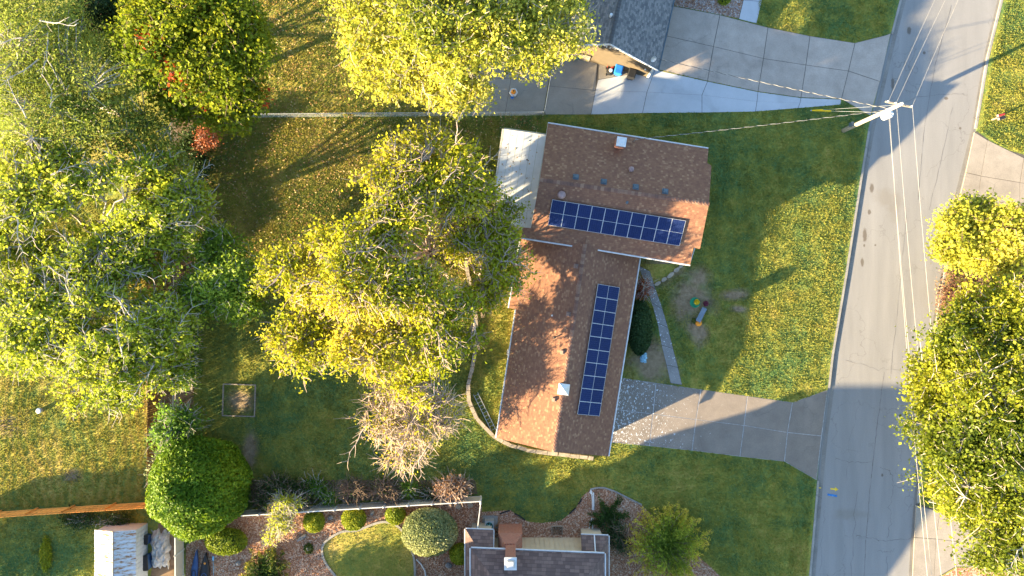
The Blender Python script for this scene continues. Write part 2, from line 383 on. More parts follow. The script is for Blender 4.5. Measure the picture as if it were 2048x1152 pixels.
def road_mat():
    t = NT('road_surface'); p = t.pos()
    n = t.math('ADD', t.math('MULTIPLY', t.noise(t.vscale(p, (1, .12, 1)), .9, 5, .6), .60), t.math('MULTIPLY', t.noise(p, 14, 3, .7), .45))
    k = t.ramp(n, [(.3, (.178, .172, .162)), (.7, (.258, .247, .232))])
    k = t.mix(t.mapr(t.noise(p, 55, 2), .6, .75, 0, .35), k, (.12, .115, .11))
    st = patches(t, p, [(1731, 470, 4, 14), (1726, 525, 3, 9), (1740, 424, 3, 5), (1745, 376, 4, 9), (1730, 491, 2, 3), (1787, 167, 3, 11), (1810, 868, 3, 3), (1830, 888, 3, 4), (1766, 951, 2, 3), (1820, 60, 4, 8), (1922, 256, 3, 3), (1752, 490, 2, 2), (1894, 196, 4, 3), (1850, 105, 3, 3)], .25, .3, 3.)
    k = t.mix(t.math('MULTIPLY', st, .75), k, (.09, .07, .05))
    k = t.mix(t.math('MULTIPLY', patches(t, p, [(1790, 410, 14, 30), (1775, 395, 22, 16), (1700, 1030, 30, 10)], .4, .5, 1.2), .28), k, (.15, .12, .08))
    wv = t.n.new('ShaderNodeVectorMath'); wv.operation = 'ADD'; t.put(wv.inputs[0], t.vscale(p, (1, .8, 1)))
    nz = t.n.new('ShaderNodeTexNoise'); nz.inputs['Scale'].default_value = .7; nz.inputs['Detail'].default_value = 5; t.link(p, nz.inputs['Vector'])
    sv = t.n.new('ShaderNodeVectorMath'); sv.operation = 'SCALE'; sv.inputs['Scale'].default_value = 2.2; t.link(nz.outputs['Color'], sv.inputs[0]); t.link(sv.outputs[0], wv.inputs[1])
    d = t.vor(wv.outputs[0], .22, 'DISTANCE_TO_EDGE'); g = t.mapr(t.noise(p, .15, 2), .42, .58, 0, 1)
    k = t.mix(t.math('MULTIPLY', t.mapr(d, 0, .007, .5, 0), g), k, (.10, .09, .08))
    t.bump(t.noise(p, 45, 3), .3, .012); return t.done(k, .9)
M['road'] = road_mat()
M['kerb'] = concrete('kerb_concrete', (0.264, 0.248, 0.216), .5, None, .28)
M['gutter'] = concrete('gutter_concrete', (0.192, 0.180, 0.160), .4, None, .3)
M['drive'] = concrete('driveway_concrete', (.205, .172, .140), .3, 1225)
M['walk'] = concrete('walkway_concrete', (0.216, 0.208, 0.196), .2, 1225)
M['drive_grey'] = concrete('neighbour_concrete', (.35, .295, .245), .2)
M['drive_new'] = concrete('new_concrete', (0.416, 0.428, 0.440), .0, None, .08)
M['patio'] = concrete('patio_concrete', (0.269, 0.243, 0.205), .3, None, .15)
M['drive_east'] = concrete('tan_concrete', (0.288, 0.248, 0.200), .5)
M['joint'] = plain('joint_dirt', (.09, .08, .065), .95)
M['joint_white'] = plain('white_joint_filler', (0.336, 0.336, 0.328), .9, 0, .35, 5.)
M['crack'] = plain('tar_crack', (.12, .11, .10), .9)
BR = [(.05, (0.169, 0.079, 0.049)), (.38, (0.205, 0.098, 0.058)), (.66, (0.227, 0.110, 0.063)), (.88, (0.253, 0.128, 0.072)), (.98, (0.330, 0.182, 0.102))]
M['roof'] = shingle('brown_shingles', BR, .18, .15, .7, .4)
def cap_mat():
    t = NT('ridge_cap_shingle'); c = t.ramp(t.math('ADD', t.rnd(), t.math('MULTIPLY', t.math('SUBTRACT', t.noise(t.pos(), 9, 3), .5), .3)), [(.0, (.13, .07, .052)), (.5, (.19, .10, .068)), (.9, (.26, .155, .10))]); t.bump(t.noise(t.pos(), 50, 2), .4, .012); return t.done(c, .9)
M['cap'] = cap_mat()
M['roof_d'] = shingle('grey_shingles', [(.1, (.10, .105, .11)), (.5, (.155, .155, .155)), (.9, (.23, .22, .21))], .22, .15, .9, .5, (.04, .04, .04))
M['roof_c'] = shingle('brown_metal_shakes', [(.1, (.11, .075, .065)), (.5, (.14, .095, .08)), (.9, (.20, .135, .11))], .36, .27, 1.0, .6, (.05, .03, .03))
M['white'] = plain('white_trim', (0.576, 0.576, 0.560), .5, 0, .06, 4, .05)
M['gutterw'] = plain('white_gutter', (0.496, 0.504, 0.504), .45, 0, .12, 4, .05)
M['patio_roof'] = plain('white_patio_sheet', (0.528, 0.536, 0.528), .4, 0, .09, 1.3, .05)
M['vinyl'] = plain('beige_vinyl', (0.496, 0.448, 0.360), .55, 0, .07, 2, .05)
M['vinylw'] = plain('white_vinyl', (0.592, 0.576, 0.528), .5, 0, .06, 2, .03)
def wood(name, c, sc_=1.):
    t = NT(name); p = t.pos(); n = t.noise(t.vscale(p, (6, 6, 1.2)), 3 * sc_, 4)
    k = t.ramp(t.math('ADD', t.math('MULTIPLY', n, .7), t.math('MULTIPLY', t.rnd(), .35)), [(.25, tuple(x * .6 for x in c)), (.75, tuple(min(1, x * 1.3) for x in c))]); t.bump(n, .3, .01); return t.done(k, .85)
M['cedar'] = wood('cedar_wood', (.78, .34, .08)); M['cedar_dark'] = wood('brown_cedar', (.24, .125, .06)); M['oldwood'] = wood('grey_wood', (0.240, 0.200, 0.152)); M['pole'] = wood('pole_wood', (0.352, 0.304, 0.240))  # the second cedar is a darker brown than the first
M['stone'] = plain('tan_block', (0.304, 0.256, 0.192), .9, 0, .3, 2.2, .4); M['rock'] = plain('grey_rock', (0.240, 0.224, 0.208), .9, 0, .4, 3, .6)
M['metal'] = plain('galvanised_metal', (.42, .44, .45), .45, .6, .1, 6, .05); M['alu'] = plain('aluminium', (0.528, 0.528, 0.512), .4, .5, .08, 6, .03)
M['vent_dark'] = plain('blue_grey_vent', (.07, .10, .12), .5); M['vent_brown'] = plain('brown_vent', (.20, .13, .10), .5); M['vent_dome'] = plain('copper_brown_dome', (.30, .20, .18), .35, .3)
M['black'] = plain('black_plastic', (.02, .021, .023), .45); M['blue'] = plain('blue_plastic', (.02, .16, .52), .4); M['dkblue'] = plain('dark_blue_hull', (.03, .07, .17), .35)
M['teal'] = plain('teal_plastic', (.03, .20, .20), .5); M['red'] = plain('red_paint', (.28, .03, .025), .45); M['yellow'] = plain('yellow_plastic', (.80, .52, .02), .45); M['orange'] = plain('orange_skin', (.72, .25, .02), .5)
M['green'] = plain('green_ceramic', (.02, .22, .11), .4); M['slate'] = plain('blue_slate', (.13, .17, .21), .7); M['tarpb'] = plain('pale_blue_plastic', (.22, .40, .50), .5, 0, .4, 8, .5); M['tarp'] = plain('grey_tarp', (.36, .35, .33), .6, 0, .35, 4, .6)
M['wallc'] = plain('cream_siding', (0.416, 0.376, 0.288), .7, 0, .06, 1.5, .05); M['wallt'] = plain('tan_siding', (.12, .095, .064), .75, 0, .08, 2, .1); M['glass'] = plain('dark_window_glass', (.03, .035, .04), .08, 0, .1, 1, 0)
def brick_mat(name, a, b, mo):
    t = NT(name); x = t.n.new('ShaderNodeTexBrick'); q = t.sep(t.pos()); t.link(t.comb(t.math('ADD', q[0], q[1]), q[2]), x.inputs['Vector'])
    x.inputs['Scale'].default_value = 1; x.inputs['Brick Width'].default_value = .22; x.inputs['Row Height'].default_value = .075; x.inputs['Mortar Size'].default_value = .01
    x.inputs['Color1'].default_value = (*a, 1); x.inputs['Color2'].default_value = (*b, 1); x.inputs['Mortar'].default_value = (*mo, 1); t.bump(x.outputs['Fac'], -.5, .01); return t.done(x.outputs['Color'], .9)
M['brick'] = brick_mat('red_brick', (.30, .085, .045), (.22, .06, .035), (.36, .28, .22))
def rust_mat():
    t = NT('rusty_white_sheet'); p = t.pos(); n = t.noise(t.vscale(p, (.7, 2.4, 1)), 2.3, 6, .7); c = t.ramp(n, [(.42, (.52, .53, .55)), (.54, (.44, .40, .36)), (.60, (.30, .14, .055)), (.72, (.20, .075, .03))]); t.bump(t.noise(p, 12, 2), .15, .01); return t.done(c, .6, .1)
M['rust'] = rust_mat()
def solar_mat():
    t = NT('solar_cells'); u = t.sep(t.obj())
    fx = t.math('PINGPONG', t.math('ADD', u[0], .0), .0795); fy = t.math('PINGPONG', u[1], .0405)
    ln = t.math('MAXIMUM', t.math('LESS_THAN', fx, .0042), t.math('LESS_THAN', fy, .0030))
    cell = t.white(t.comb(t.math('FLOOR', t.math('DIVIDE', u[0], .159)), t.math('FLOOR', t.math('DIVIDE', u[1], .081)), t.rnd()))
    c = t.ramp(t.math('ADD', t.math('MULTIPLY', cell, .5), t.math('MULTIPLY', t.rnd(), .5)), [(0, (.004, .009, .046)), (1, (.008, .018, .078))])
    c = t.mix(t.math('MULTIPLY', ln, .22), c, (.16, .24, .38)); t.b.inputs['Specular IOR Level'].default_value = .18
    return t.done(c, .22)
M['solar'] = solar_mat()
def gravel_mat(name, a, b, c_):
    t = NT(name); p = t.pos(); v = t.n.new('ShaderNodeTexVoronoi'); v.inputs['Scale'].default_value = 11; t.link(p, v.inputs['Vector']); w_ = t.white(v.outputs['Position'])
    k = t.ramp(t.math('ADD', t.math('MULTIPLY', w_, .7), t.math('MULTIPLY', t.noise(p, .7, 4), .4)), [(.15, a), (.55, b), (.95, c_)]); t.bump(v.outputs['Distance'], -.9, .06); return t.done(k, .95)
M['gravel'] = gravel_mat('red_brown_gravel', (.20, .085, .042), (.36, .18, .10), (.56, .42, .30)); M['gravel_d'] = gravel_mat('pale_gravel', (.20, .17, .15), (.32, .28, .25), (.5, .47, .44))
def stone_bits():
    t = NT('pebble'); k = t.ramp(t.attr('tint'), [(0, (.20, .085, .045)), (.5, (.38, .20, .11)), (.85, (.50, .37, .26)), (1, (.66, .58, .48))]); return t.done(k, .9)
M['pebble'] = stone_bits()
M['litter'] = leaf_mat('fallen_leaf', [(0, (.20, .10, .04)), (.5, (.38, .22, .08)), (1, (.52, .42, .22))], .2)
BARK = plain('pale_bark', (.36, .32, .27), .9, 0, .3, 4, .5); BARKD = plain('brown_bark', (.17, .12, .085), .9, 0, .35, 4, .5); TWIG = plain('bleached_twig', (.36, .275, .215), .9, 0, .25, 3, .3)
LM = {
 'cottonwood': leaf_mat('cottonwood_leaf', [(0, (.10, .16, .018)), (.35, (.21, .275, .022)), (.7, (.38, .43, .03)), (1, (.60, .60, .08))]),
 'feather': leaf_mat('feathery_leaf', [(0, (.12, .18, .03)), (.4, (.23, .29, .04)), (1, (.46, .48, .09))]),
 'maple': leaf_mat('maple_leaf', [(0, (.07, .12, .010)), (.4, (.16, .21, .012)), (.8, (.36, .37, .018)), (.93, (.47, .42, .02)), (.98, (.66, .12, .03)), (1, (.66, .09, .03))]),
 'gold': leaf_mat('golden_leaf', [(0, (.13, .19, .025)), (.35, (.29, .33, .032)), (.7, (.52, .50, .06)), (1, (.70, .64, .14))]),
 'elm': leaf_mat('elm_leaf', [(0, (.12, .18, .012)), (.35, (.26, .31, .014)), (.7, (.46, .45, .02)), (1, (.63, .52, .06))]),
 'hackberry': leaf_mat('dull_green_leaf', [(0, (.08, .15, .02)), (.5, (.19, .29, .025)), (1, (.42, .50, .06))]),
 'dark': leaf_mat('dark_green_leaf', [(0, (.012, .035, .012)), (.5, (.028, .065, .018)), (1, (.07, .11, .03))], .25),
 'cypress': leaf_mat('bright_conifer', [(0, (0.051, 0.119, 0.007)), (.5, (0.123, 0.210, 0.009)), (1, (0.290, 0.350, 0.015))], .3),
 'box': leaf_mat('clipped_boxwood', [(0, (0.087, 0.140, 0.009)), (.5, (0.203, 0.252, 0.013)), (1, (0.406, 0.378, 0.022))], .3),
 'variegated': leaf_mat('cream_edged_leaf', [(0, (.11, .15, .045)), (.5, (.26, .29, .11)), (1, (.52, .52, .28))], .3),
 'willow': leaf_mat('willow_leaf', [(0, (.11, .19, .03)), (.5, (.24, .32, .035)), (.8, (.48, .50, .05)), (1, (.72, .55, .08))]),  # brightened; the yellow end imitates sunlight on the branch tips
 'juniper': leaf_mat('juniper_frond', [(0, (.02, .055, .012)), (.5, (.06, .105, .016)), (1, (.36, .30, .03))], .25),
 'oak': leaf_mat('oak_leaf', [(0, (.07, .11, .012)), (.35, (.16, .20, .016)), (.7, (.32, .33, .022)), (1, (.54, .47, .06))]),
 'russet': leaf_mat('russet_leaf', [(0, (.09, .04, .028)), (.5, (.20, .10, .06)), (1, (.36, .22, .12))], .3),
 'vine': leaf_mat('vine_leaf', [(0, (0.058, 0.140, 0.015)), (.5, (0.145, 0.266, 0.030)), (1, (0.435, 0.504, 0.090))]),
 'flower_y': leaf_mat('yellow_petals', [(0, (.55, .38, .01)), (1, (.85, .65, .03))], .3),
 'flower_p': leaf_mat('plum_petals', [(0, (.09, .02, .04)), (1, (.22, .05, .09))], .3),
 'redshrub': leaf_mat('red_twig_leaf', [(0, (.22, .06, .03)), (1, (.5, .17, .07))], .3),
}
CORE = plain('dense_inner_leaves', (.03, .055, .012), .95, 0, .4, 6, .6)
# ------------------------------------------------------------------ the setting
RL = [(1865, -300), (1799, 0), (1782, 66), (1755, 180), (1736, 260), (1719, 364), (1690, 550), (1663, 710), (1654, 790), (1643, 870), (1634, 962), (1618, 1151), (1590, 1500)]
RR = [(2075, -300), (2007, 0), (1979, 115), (1955, 257), (1922, 390), (1894, 545), (1876, 650), (1860, 800), (1845, 940), (1836, 1044), (1829, 1151), (1815, 1500)]
def xat(line, y):
    for (x0, y0), (x1, y1) in zip(line, line[1:]):
        if y0 <= y <= y1: return x0 + (x1 - x0) * (y - y0) / (y1 - y0)
    return line[0][0] if y < line[0][1] else line[-1][0]
MB().face([(-700, -700, -.06), (700, -700, -.06), (700, 700, -.06), (-700, 700, -.06)]).build('ground', M['lawn'], kind='structure')
slab('road', RL + RR[::-1], 0.0, .04, M['road'], kind='structure')
slab('lawn', RL + [(-1400, 1500), (-1400, -300)], G, .17, M['lawn'], kind='structure')
slab('lawn', RR + [(3400, 1500), (3400, -300)], G, .17, M['lawn'], kind='structure')
NLAWN = [(-1300, -290), (1080, -290), (1080, 60), (960, 110), (930, 229), (352, 233), (345, 700), (-1300, 700)]
slab('dry_lawn', NLAWN, G + .004, .004, M['lawn_n'], kind='structure')
DRYM = [(392, 236), (1000, 234), (985, 470), (930, 560), (700, 640), (520, 600), (392, 480)]
slab('dry_lawn', DRYM, G + .006, .006, M['lawn_n'], kind='structure')
WLAWN = [(-700, 701), (313, 701), (314, 1000), (-700, 1050)]
slab('mown_lawn', WLAWN, G + .005, .005, M['lawn_w'], kind='structure')
def edge_strip(name, line, y0, y1, off0, off1, zt, th, m, kind='structure', wob=0.):
    ys = sorted({y0, y1} | {y for _, y in line if y0 < y < y1}); pts = [Vector((xat(line, y), y, 0)) for y in ys]; a = []; b = []
    for i, p in enumerate(pts):
        d = (pts[min(i + 1, len(pts) - 1)] - pts[max(i - 1, 0)]).normalized(); n = Vector((-d.y, d.x, 0)) * 24.3
        a.append((p.x + n.x * off0, p.y + n.y * off0)); b.append((p.x + n.x * off1, p.y + n.y * off1))
    return slab(name, a + b[::-1], zt, th, m, kind=kind)
# left line: normal points to -x for downwards direction
for (y0, y1) in ((-300, 66), (262, 776), (962, 1500)):
    edge_strip('kerb', RL, y0, y1, -.02, -.20, .125, .17, M['kerb'])
edge_strip('gutter', RL, -300, 1500, -.20, -.52, .006, .05, M['gutter'])
for (y0, y1) in ((-300, 257), (470, 1006)):
    edge_strip('kerb', RR, y0, y1, .02, .20, .125, .17, M['kerb'])
edge_strip('gutter', RR, -300, 1500, .20, .48, .006, .05, M['gutter'])
rr = random.Random(5)
def crack(pts, wd=.035, sub=8, jit=.07, name='road_crack'):
    L = []; pts = [P(a, b, .006) for a, b in pts]
    for a, b in zip(pts, pts[1:]):
        for i in range(sub): L.append(a + (b - a) * i / sub + Vector((rr.gauss(0, jit), rr.gauss(0, jit), 0)))
    L.append(pts[-1]); mb = MB()
    for i in range(len(L) - 1):
        d = (L[i + 1] - L[i]).normalized(); n = Vector((-d.y, d.x, 0)) * wd * rr.uniform(.15, .55); mb.face([L[i] - n, L[i + 1] - n, L[i + 1] + n, L[i] + n])
    return mb.build(name, M['crack'], kind='structure')
crack([(1903, 10), (1870, 130), (1848, 260), (1836, 400)], .035, 12, .015); crack([(1768, 745), (1752, 870), (1740, 980), (1732, 1080), (1727, 1180)], .045, 14, .015)
crack([(1813, 430), (1795, 620), (1780, 760)], .02, 12, .02); crack([(1795, 205), (1870, 190), (1918, 187), (1935, 190)], .03, 6)
crack([(1670, 918), (1700, 924), (1744, 923)]); crack([(1760, 935), (1783, 945), (1788, 975), (1780, 1010), (1782, 1040), (1774, 1075)]); crack([(1788, 970), (1830, 978)]); crack([(1710, 1070), (1740, 1075), (1775, 1082), (1830, 1076)])
crack([(1714, 985), (1708, 1080), (1700, 1170)], .03); crack([(1650, 1020), (1643, 1090), (1640, 1160)], .02); crack([(1775, 1110), (1773, 1160)], .025); crack([(1757, 1100), (1775, 1105), (1790, 1098)], .025)
crack([(1905, 215), (1880, 330), (1858, 420)], .02, 8, .02); crack([(1690, 720), (1755, 738), (1800, 742)], .02); crack([(1720, 800), (1700, 880), (1694, 960)], .016)
# painted utility marks
def mark(px, m, name): return slab(name, px, .010, .004, m, kind='structure')
PY = plain('yellow_marking_paint', (.62, .42, .04), .8, 0, .5, 6); PB = plain('blue_marking_paint', (.03, .16, .40), .8, 0, .5, 6)
mark([(1661, 976), (1670, 977), (1670, 974), (1677, 979), (1670, 983), (1670, 980), (1661, 979)], PY, 'yellow_arrow_mark'); mark([(1655, 987), (1674, 990), (1674, 994), (1655, 991)], PB, 'blue_line_mark'); mark([(1634, 974), (1642, 975), (1642, 977), (1634, 976)], PY, 'yellow_line_mark')
# driveways
def base_sheet(name, px, m, z=G + .008): return slab(name, px, z, .008, m, kind='structure')
t0 = [(1240, 755), (1312, 766), (1402, 779), (1495, 792), (1585, 805), (1655, 780)]; t1 = [(1232, 819), (1306, 828), (1392, 839), (1488, 851), (1575, 865), (1643, 872)]; t2 = [(1222, 885), (1299, 892), (1384, 901), (1480, 913), (1569, 923), (1633, 960)]
dv = base_sheet('driveway', t0 + t2[::-1], M['joint_white']); slab_grid(dv, [t0, t1, t2], G + .022, .1, M['drive'], .04)
l_ = [(1276, 530), (1289, 566), (1303, 605), (1315, 646), (1323, 690), (1333, 730), (1341, 766)]; r_ = [(1300, 543), (1311, 578), (1325, 618), (1336, 655), (1346, 697), (1356, 735), (1364, 770)]
wk = base_sheet('walkway', l_ + r_[::-1], M['joint']); slab_grid(wk, [l_, r_], G + .024, .1, M['walk'], .025)
g0 = [(1346, 12), (1440, 30), (1536, 55), (1620, 72), (1710, 86), (1781, 68)]; g1 = [(1334, 72), (1427, 93), (1527, 117), (1612, 130), (1697, 142), (1760, 163)]; g2 = [(1316, 139), (1415, 162), (1516, 183), (1602, 195), (1683, 198), (1741, 232)]
dn = base_sheet('driveway', g0 + g2[::-1], M['joint']); slab_grid(dn, [g0, g1, g2], G + .022, .1, M['drive_grey'], .03)
slab('concrete_slab', [(1710, 86), (1744, 83), (1781, 67), (1781, 69)], G + .02, .05, M['drive_grey'], dn)
b0 = [(1196, 160), (1310, 139.5), (1415, 163), (1516, 184), (1602, 196), (1682, 199)]; b1 = [(1191, 181), (1294, 184), (1404, 190), (1514, 203), (1600, 206), (1682, 204)]; b2 = [(1182, 229), (1285, 226), (1404, 225), (1511, 223), (1596, 216), (1681, 209)]
side = [(1108, 104), (1160, 100), (1310, 139.5)] + b0[2:] + b2[::-1] + [(1090, 229)]
ds = base_sheet('side_drive', side, M['joint'], G + .007); slab_grid(ds, [b0, b1, b2], G + .019, .1, M['drive_new'], .02)
slab_grid(ds, [[(1108, 106), (1196, 100)], [(1098, 172), (1191, 181)], [(1088, 229), (1182, 229)]], G + .019, .1, M['patio'], .02)
slab('concrete_slab', [(1197, 100), (1309, 139), (1197, 159)], G + .0185, .1, M['patio'], ds, shrink=.01)
pt = base_sheet('patio', [(966, 100), (1017, 78), (1108, 100), (1087, 229), (945, 229)], M['joint'], G + .009); slab_grid(pt, [[(966, 100), (1032, 80), (1108, 102)], [(955, 160), (1022, 156), (1098, 160)], [(945, 229), (1010, 229), (1086, 229)]], G + .021, .1, M['patio'], .02)
fw = base_sheet('front_path', [(1487, -120), (1530, -120), (1513, 47), (1478, 38)], M['joint']); slab_grid(fw, [[(1500, -120), (1493, -60), (1487, 0), (1478, 38)], [(1545, -120), (1535, -60), (1523, 3), (1513, 47)]], G + .020, .1, M['drive_new'], .02)
slab('gravel_bed', [(1352, -60), (1492, -60), (1486, 0), (1477, 37), (1440, 29), (1384, 18), (1346, 11)], G + .01, .01, M['gravel_d'], kind='structure')
de = base_sheet('east_driveway', [(1953, 262), (1997, 295), (2120, 330), (2150, 440), (1918, 440)], M['joint']); slab_grid(de, [[(1949, 264), (1975, 280), (2048, 316), (2140, 335)], [(1932, 345), (1962, 352), (2040, 365), (2140, 385)], [(1909, 438), (1950, 440), (2040, 445), (2140, 450)]], G + .021, .1, M['drive_east'], .025)
df = base_sheet('south_east_driveway', [(1838, 1008), (1880, 1022), (1960, 1050), (2150, 1075), (2150, 1132), (1912, 1134), (1868, 1160), (1829, 1160)], M['joint']); slab_grid(df, [[(1832, 1010), (1880, 1024), (1960, 1052), (2140, 1078)], [(1829, 1075), (1872, 1078), (1950, 1088), (2140, 1104)], [(1825, 1160), (1868, 1158), (1912, 1133), (2140, 1130)]], G + .021, .1, M['drive_east'], .025)
slab('gravel_bed', [(1868, 1162), (1914, 1136), (2150, 1134), (2150, 1230), (1868, 1230)], G + .012, .012, M['gravel'], kind='structure')
# gravel yard of the south house with an island of lawn
GC = [(430, 1046), (500, 1021), (962, 993), (964, 1024), (1021, 1020), (1040, 1036), (1058, 1044), (1085, 1046), (1122, 1041), (1149, 1020), (1165, 992), (1183, 977), (1208, 976), (1229, 984), (1282, 1010), (1340, 1060), (1460, 1170), (1460, 1260), (370, 1260), (372, 1090)]
slab('gravel_yard', GC, G + .012, .012, M['gravel'], kind='structure')
ISL = [(673, 1156), (649, 1123), (644, 1096), (656, 1079), (683, 1064), (714, 1061), (745, 1049), (769, 1044), (793, 1051), (810, 1072), (827, 1113), (830, 1156), (828, 1250), (680, 1250)]
slab('parched_lawn', ISL, G + .02, .02, M['lawn_c'], kind='structure')
slab('bare_earth', [(948, 560), (1045, 480), (1040, 620), (1000, 880), (960, 842), (940, 800), (938, 770), (946, 700), (952, 610)], G + .004, .004, M['lawn_c'], kind='structure')
# hedge-line soil under the west shrubs
slab('bare_earth', [(342, 236), (392, 236), (392, 480), (378, 640), (388, 780), (385, 860), (345, 900), (322, 990), (318, 700)], G + .008, .008, M['earth'], kind='structure')
slab('bare_earth', [(500, 960), (950, 960), (955, 988), (505, 1014)], G + .005, .005, M['earth'], kind='structure')
slab('bare_earth', [(1278, 528), (1365, 528), (1310, 570), (1300, 548)], G + .006, .006, M['lawn_c'], kind='structure')
slab('bare_earth', [(318, 1040), (366, 1040), (366, 1160), (300, 1160)], G + .0065, .0065, M['earth'], kind='structure')
# ------------------------------------------------------------------ houses
def gutter(parent, a, b, name='gutter', r=.065, m=None): return MB().tube([a, b], r, 6).build(name, m or M['gutterw'], parent)
def board(parent, a, b, name, h=.2, t=.04, m=None, lift=0.):
    d = (b - a); L = d.length; x = d.normalized(); y = Vector((0, 0, 1)).cross(x).normalized(); z = x.cross(y)
    Mx = Matrix((x, y, z)).transposed(); return MB().box((a + b) / 2 + Vector((0, 0, lift)), (L, t, h), M=Mx).build(name, m or M['white'], parent)
def walls(parent, pts, zt, m, inset=0., th=.2):
    pts = ccw([Vector((p.x, p.y, 0)) for p in pts]); c = sum(pts, Vector()) / len(pts); pts = [p + (c - p).normalized() * inset for p in pts]; obs = []
    for i in range(len(pts)):
        a, b = pts[i], pts[(i + 1) % len(pts)]; d = (b - a).normalized(); n = Vector((d.y, -d.x, 0)) * -th
        q = [a + d * .001, b - d * .001, b + n - d * th, a + n + d * th]; obs.append(MB().quadbox([x + Vector((0, 0, G - .02)) for x in q], [x + Vector((0, 0, zt)) for x in q]).build('wall', m, parent))
    return obs, pts
def window(parent, a, b, z0, z1, name='window', m=None):
    """a, b: ends on the wall's outer face; built proud of it"""
    d = (b - a); L = d.length; x = d.normalized(); n = Vector((x.y, -x.x, 0)); c = (a + b) / 2 + n * .02; rz = math.atan2(x.y, x.x); H_ = z1 - z0
    w_ = MB(); cz = (z0 + z1) / 2
    for s in (-1, 1): w_.box(c + x * s * (L / 2 - .04) + Vector((0, 0, cz)), (.08, .06, H_), rz); w_.box(c + Vector((0, 0, cz + s * (H_ / 2 - .04))), (L - .161, .06, .08), rz)
    w_.box(c + Vector((0, 0, cz)), (.05, .05, H_ - .161), rz)
    o = w_.build(name, m or M['white'], parent); MB().box(c + Vector((0, 0, cz)) - n * .01, (L - .1, .03, H_ - .1), rz).build('pane', M['glass'], o); return o
def caps(parent, a, b, pa, pb, m, step=.25, wd=.17):
    """ridge cap shingles from a to b; pa/pb = normals of both slopes"""
    x = (b - a).normalized(); L = (b - a).length; n = int(L / step); s1 = pa.cross(x).normalized(); s2 = x.cross(pb).normalized()
    if s1.z > 0: s1 = -s1
    if s2.z > 0: s2 = -s2
    z = Vector((0, 0, .022)); e = x * (step * 1.12); u = Vector((0, 0, .012)); mb = MB()
    mb.quadbox([s1 * wd, Vector((0, 0, -.01)), s2 * wd, s2 * wd + e, e + Vector((0, 0, -.01)), s1 * wd + e], [s1 * wd + z, z, s2 * wd + z, s2 * wd + e + z + u, e + z + u, s1 * wd + e + z + u]); me = mb.mesh('ridge_cap', m)
    for i in range(n): inst('ridge_cap', me, parent, Matrix.Translation(a + x * (i * L / n) + Vector((0, 0, .012))))
def box_vent(parent, px, py, pl, m, s=.34, h=.16, name='roof_vent'):
    c = PP(px, py, pl, h * .6); n = pl[1]; x = Vector((0, 0, 1)).cross(n).normalized(); Mx = Matrix((x, n.cross(x), n)).transposed(); mb = MB(); mb.box(c, (s, s, h), M=Mx, taper=.82); mb.box(c - n * h * .52, (s * 1.35, s * 1.35, .02), M=Mx); return mb.build(name, m, parent)
def dome_vent(parent, px, py, pl, m, r=.26, h=.3):
    c = PP(px, py, pl, 0.); mb = MB(); mb.lathe(c, [(r * .55, -.1), (r * .55, h * .45), (r, h * .45), (r * .97, h * .62), (r * .75, h * .85), (r * .4, h * .97), (.02, h)], 16); return mb.build('dome_vent', m, parent, smooth=False)
def pipe_vent(parent, px, py, pl, m, h=.35, r=.06): c = PP(px, py, pl, 0.); return MB().lathe(c, [(r * 1.8, -.05), (r * 1.8, .05), (r, .08), (r, h), (r * .7, h)], 10).build('vent_pipe', m, parent)
# --- house A/B: the brown L-shaped house with the solar panels
EA, RA, EB, RB = 4.15, 6.1, 2.6, 4.55
hA = thing('brown_roofed_house', P(1180, 560, G), 'L-shaped house with brown shingle roof carrying two rows of solar panels', 'house')
rW, rE = P(1079.5, 359, RA), P(1418, 408, RA); nW, nE = P(1096, 247, EA), P(1417, 298, EA)
plN = plane_of(rW, rE, nE); plS = plane_of(rW, rE, P(1380.6, 528.5, EA))
nWp, sWp = PP(1096, 247, plN), PP(1043, 474.5, plS)
roof_plane('roof', [nWp, nE, PP(1414.5, 326, plN), PP(1423, 331.6, plN), rE, rW], M['roof'], hA)
sE = P(1380.6, 528.5, EA)
roof_plane('roof', [rW, rE, PP(1400, 497.5, plS), PP(1387, 494.5, plS), sE, sWp, PP(1046, 454.7, plS), PP(1062, 456, plS)], M['roof'], hA)
gutter(hA, nWp - Vector((0, 0, .08)) + plN[1] * 0 + Vector((0, .07, 0)), nE - Vector((0, 0, .08)) + Vector((0, .07, 0)))
bS, bSW, bSE, bNE = P(1108, 904, RB), P(993.5, 876, EB), P(1216, 912.5, EB), P(1279, 515, EB)
apx = P(1174, 462, RB); plW = plane_of(bS, apx, bSW); plE = plane_of(bS, apx, bSE)
roof_plane('roof', [bSW, bS, apx, PP(1046, 462, plW), PP(1042, 480, plW), PP(1018.5, 616, plW), PP(1032.6, 619, plW)], M['roof'], hA)
roof_plane('roof', [bS, bSE, PP(1279, 515, plE), PP(1285, 480, plE), apx], M['roof'], hA)
caps(hA, rW, rE, plN[1], plS[1], M['cap']); caps(hA, bS, apx + (bS - apx) * .06, plW[1], plE[1], M['cap'])
def off(p, dx, dy, dz=-.08): return p + Vector((dx, dy, dz))
e1, e2 = PP(1144.5, 490, plS), PP(1196, 498, plS)
gutter(hA, off(sWp, 0, -.07), off(e1, 0, -.07)); gutter(hA, off(e2, 0, -.07), off(sE, 0, -.07))
gutter(hA, off(bSE, .07, 0), off(PP(1279, 517, plE), .07, 0)); gutter(hA, off(PP(1032.6, 619, plW), -.06, 0), off(bSW, -.06, 0)); gutter(hA, off(PP(1042, 480, plW), -.06, 0), off(PP(1018.5, 616, plW), -.06, 0))
for a, b in ((bSW, bS), (bS, bSE), (rE, sE), (PP(1423, 331.6, plN), rE), (nWp, rW), (rW, PP(1062, 456, plS))): board(hA, off(a, 0, 0, -.24), off(b, 0, 0, -.24), 'rake_board', .16)
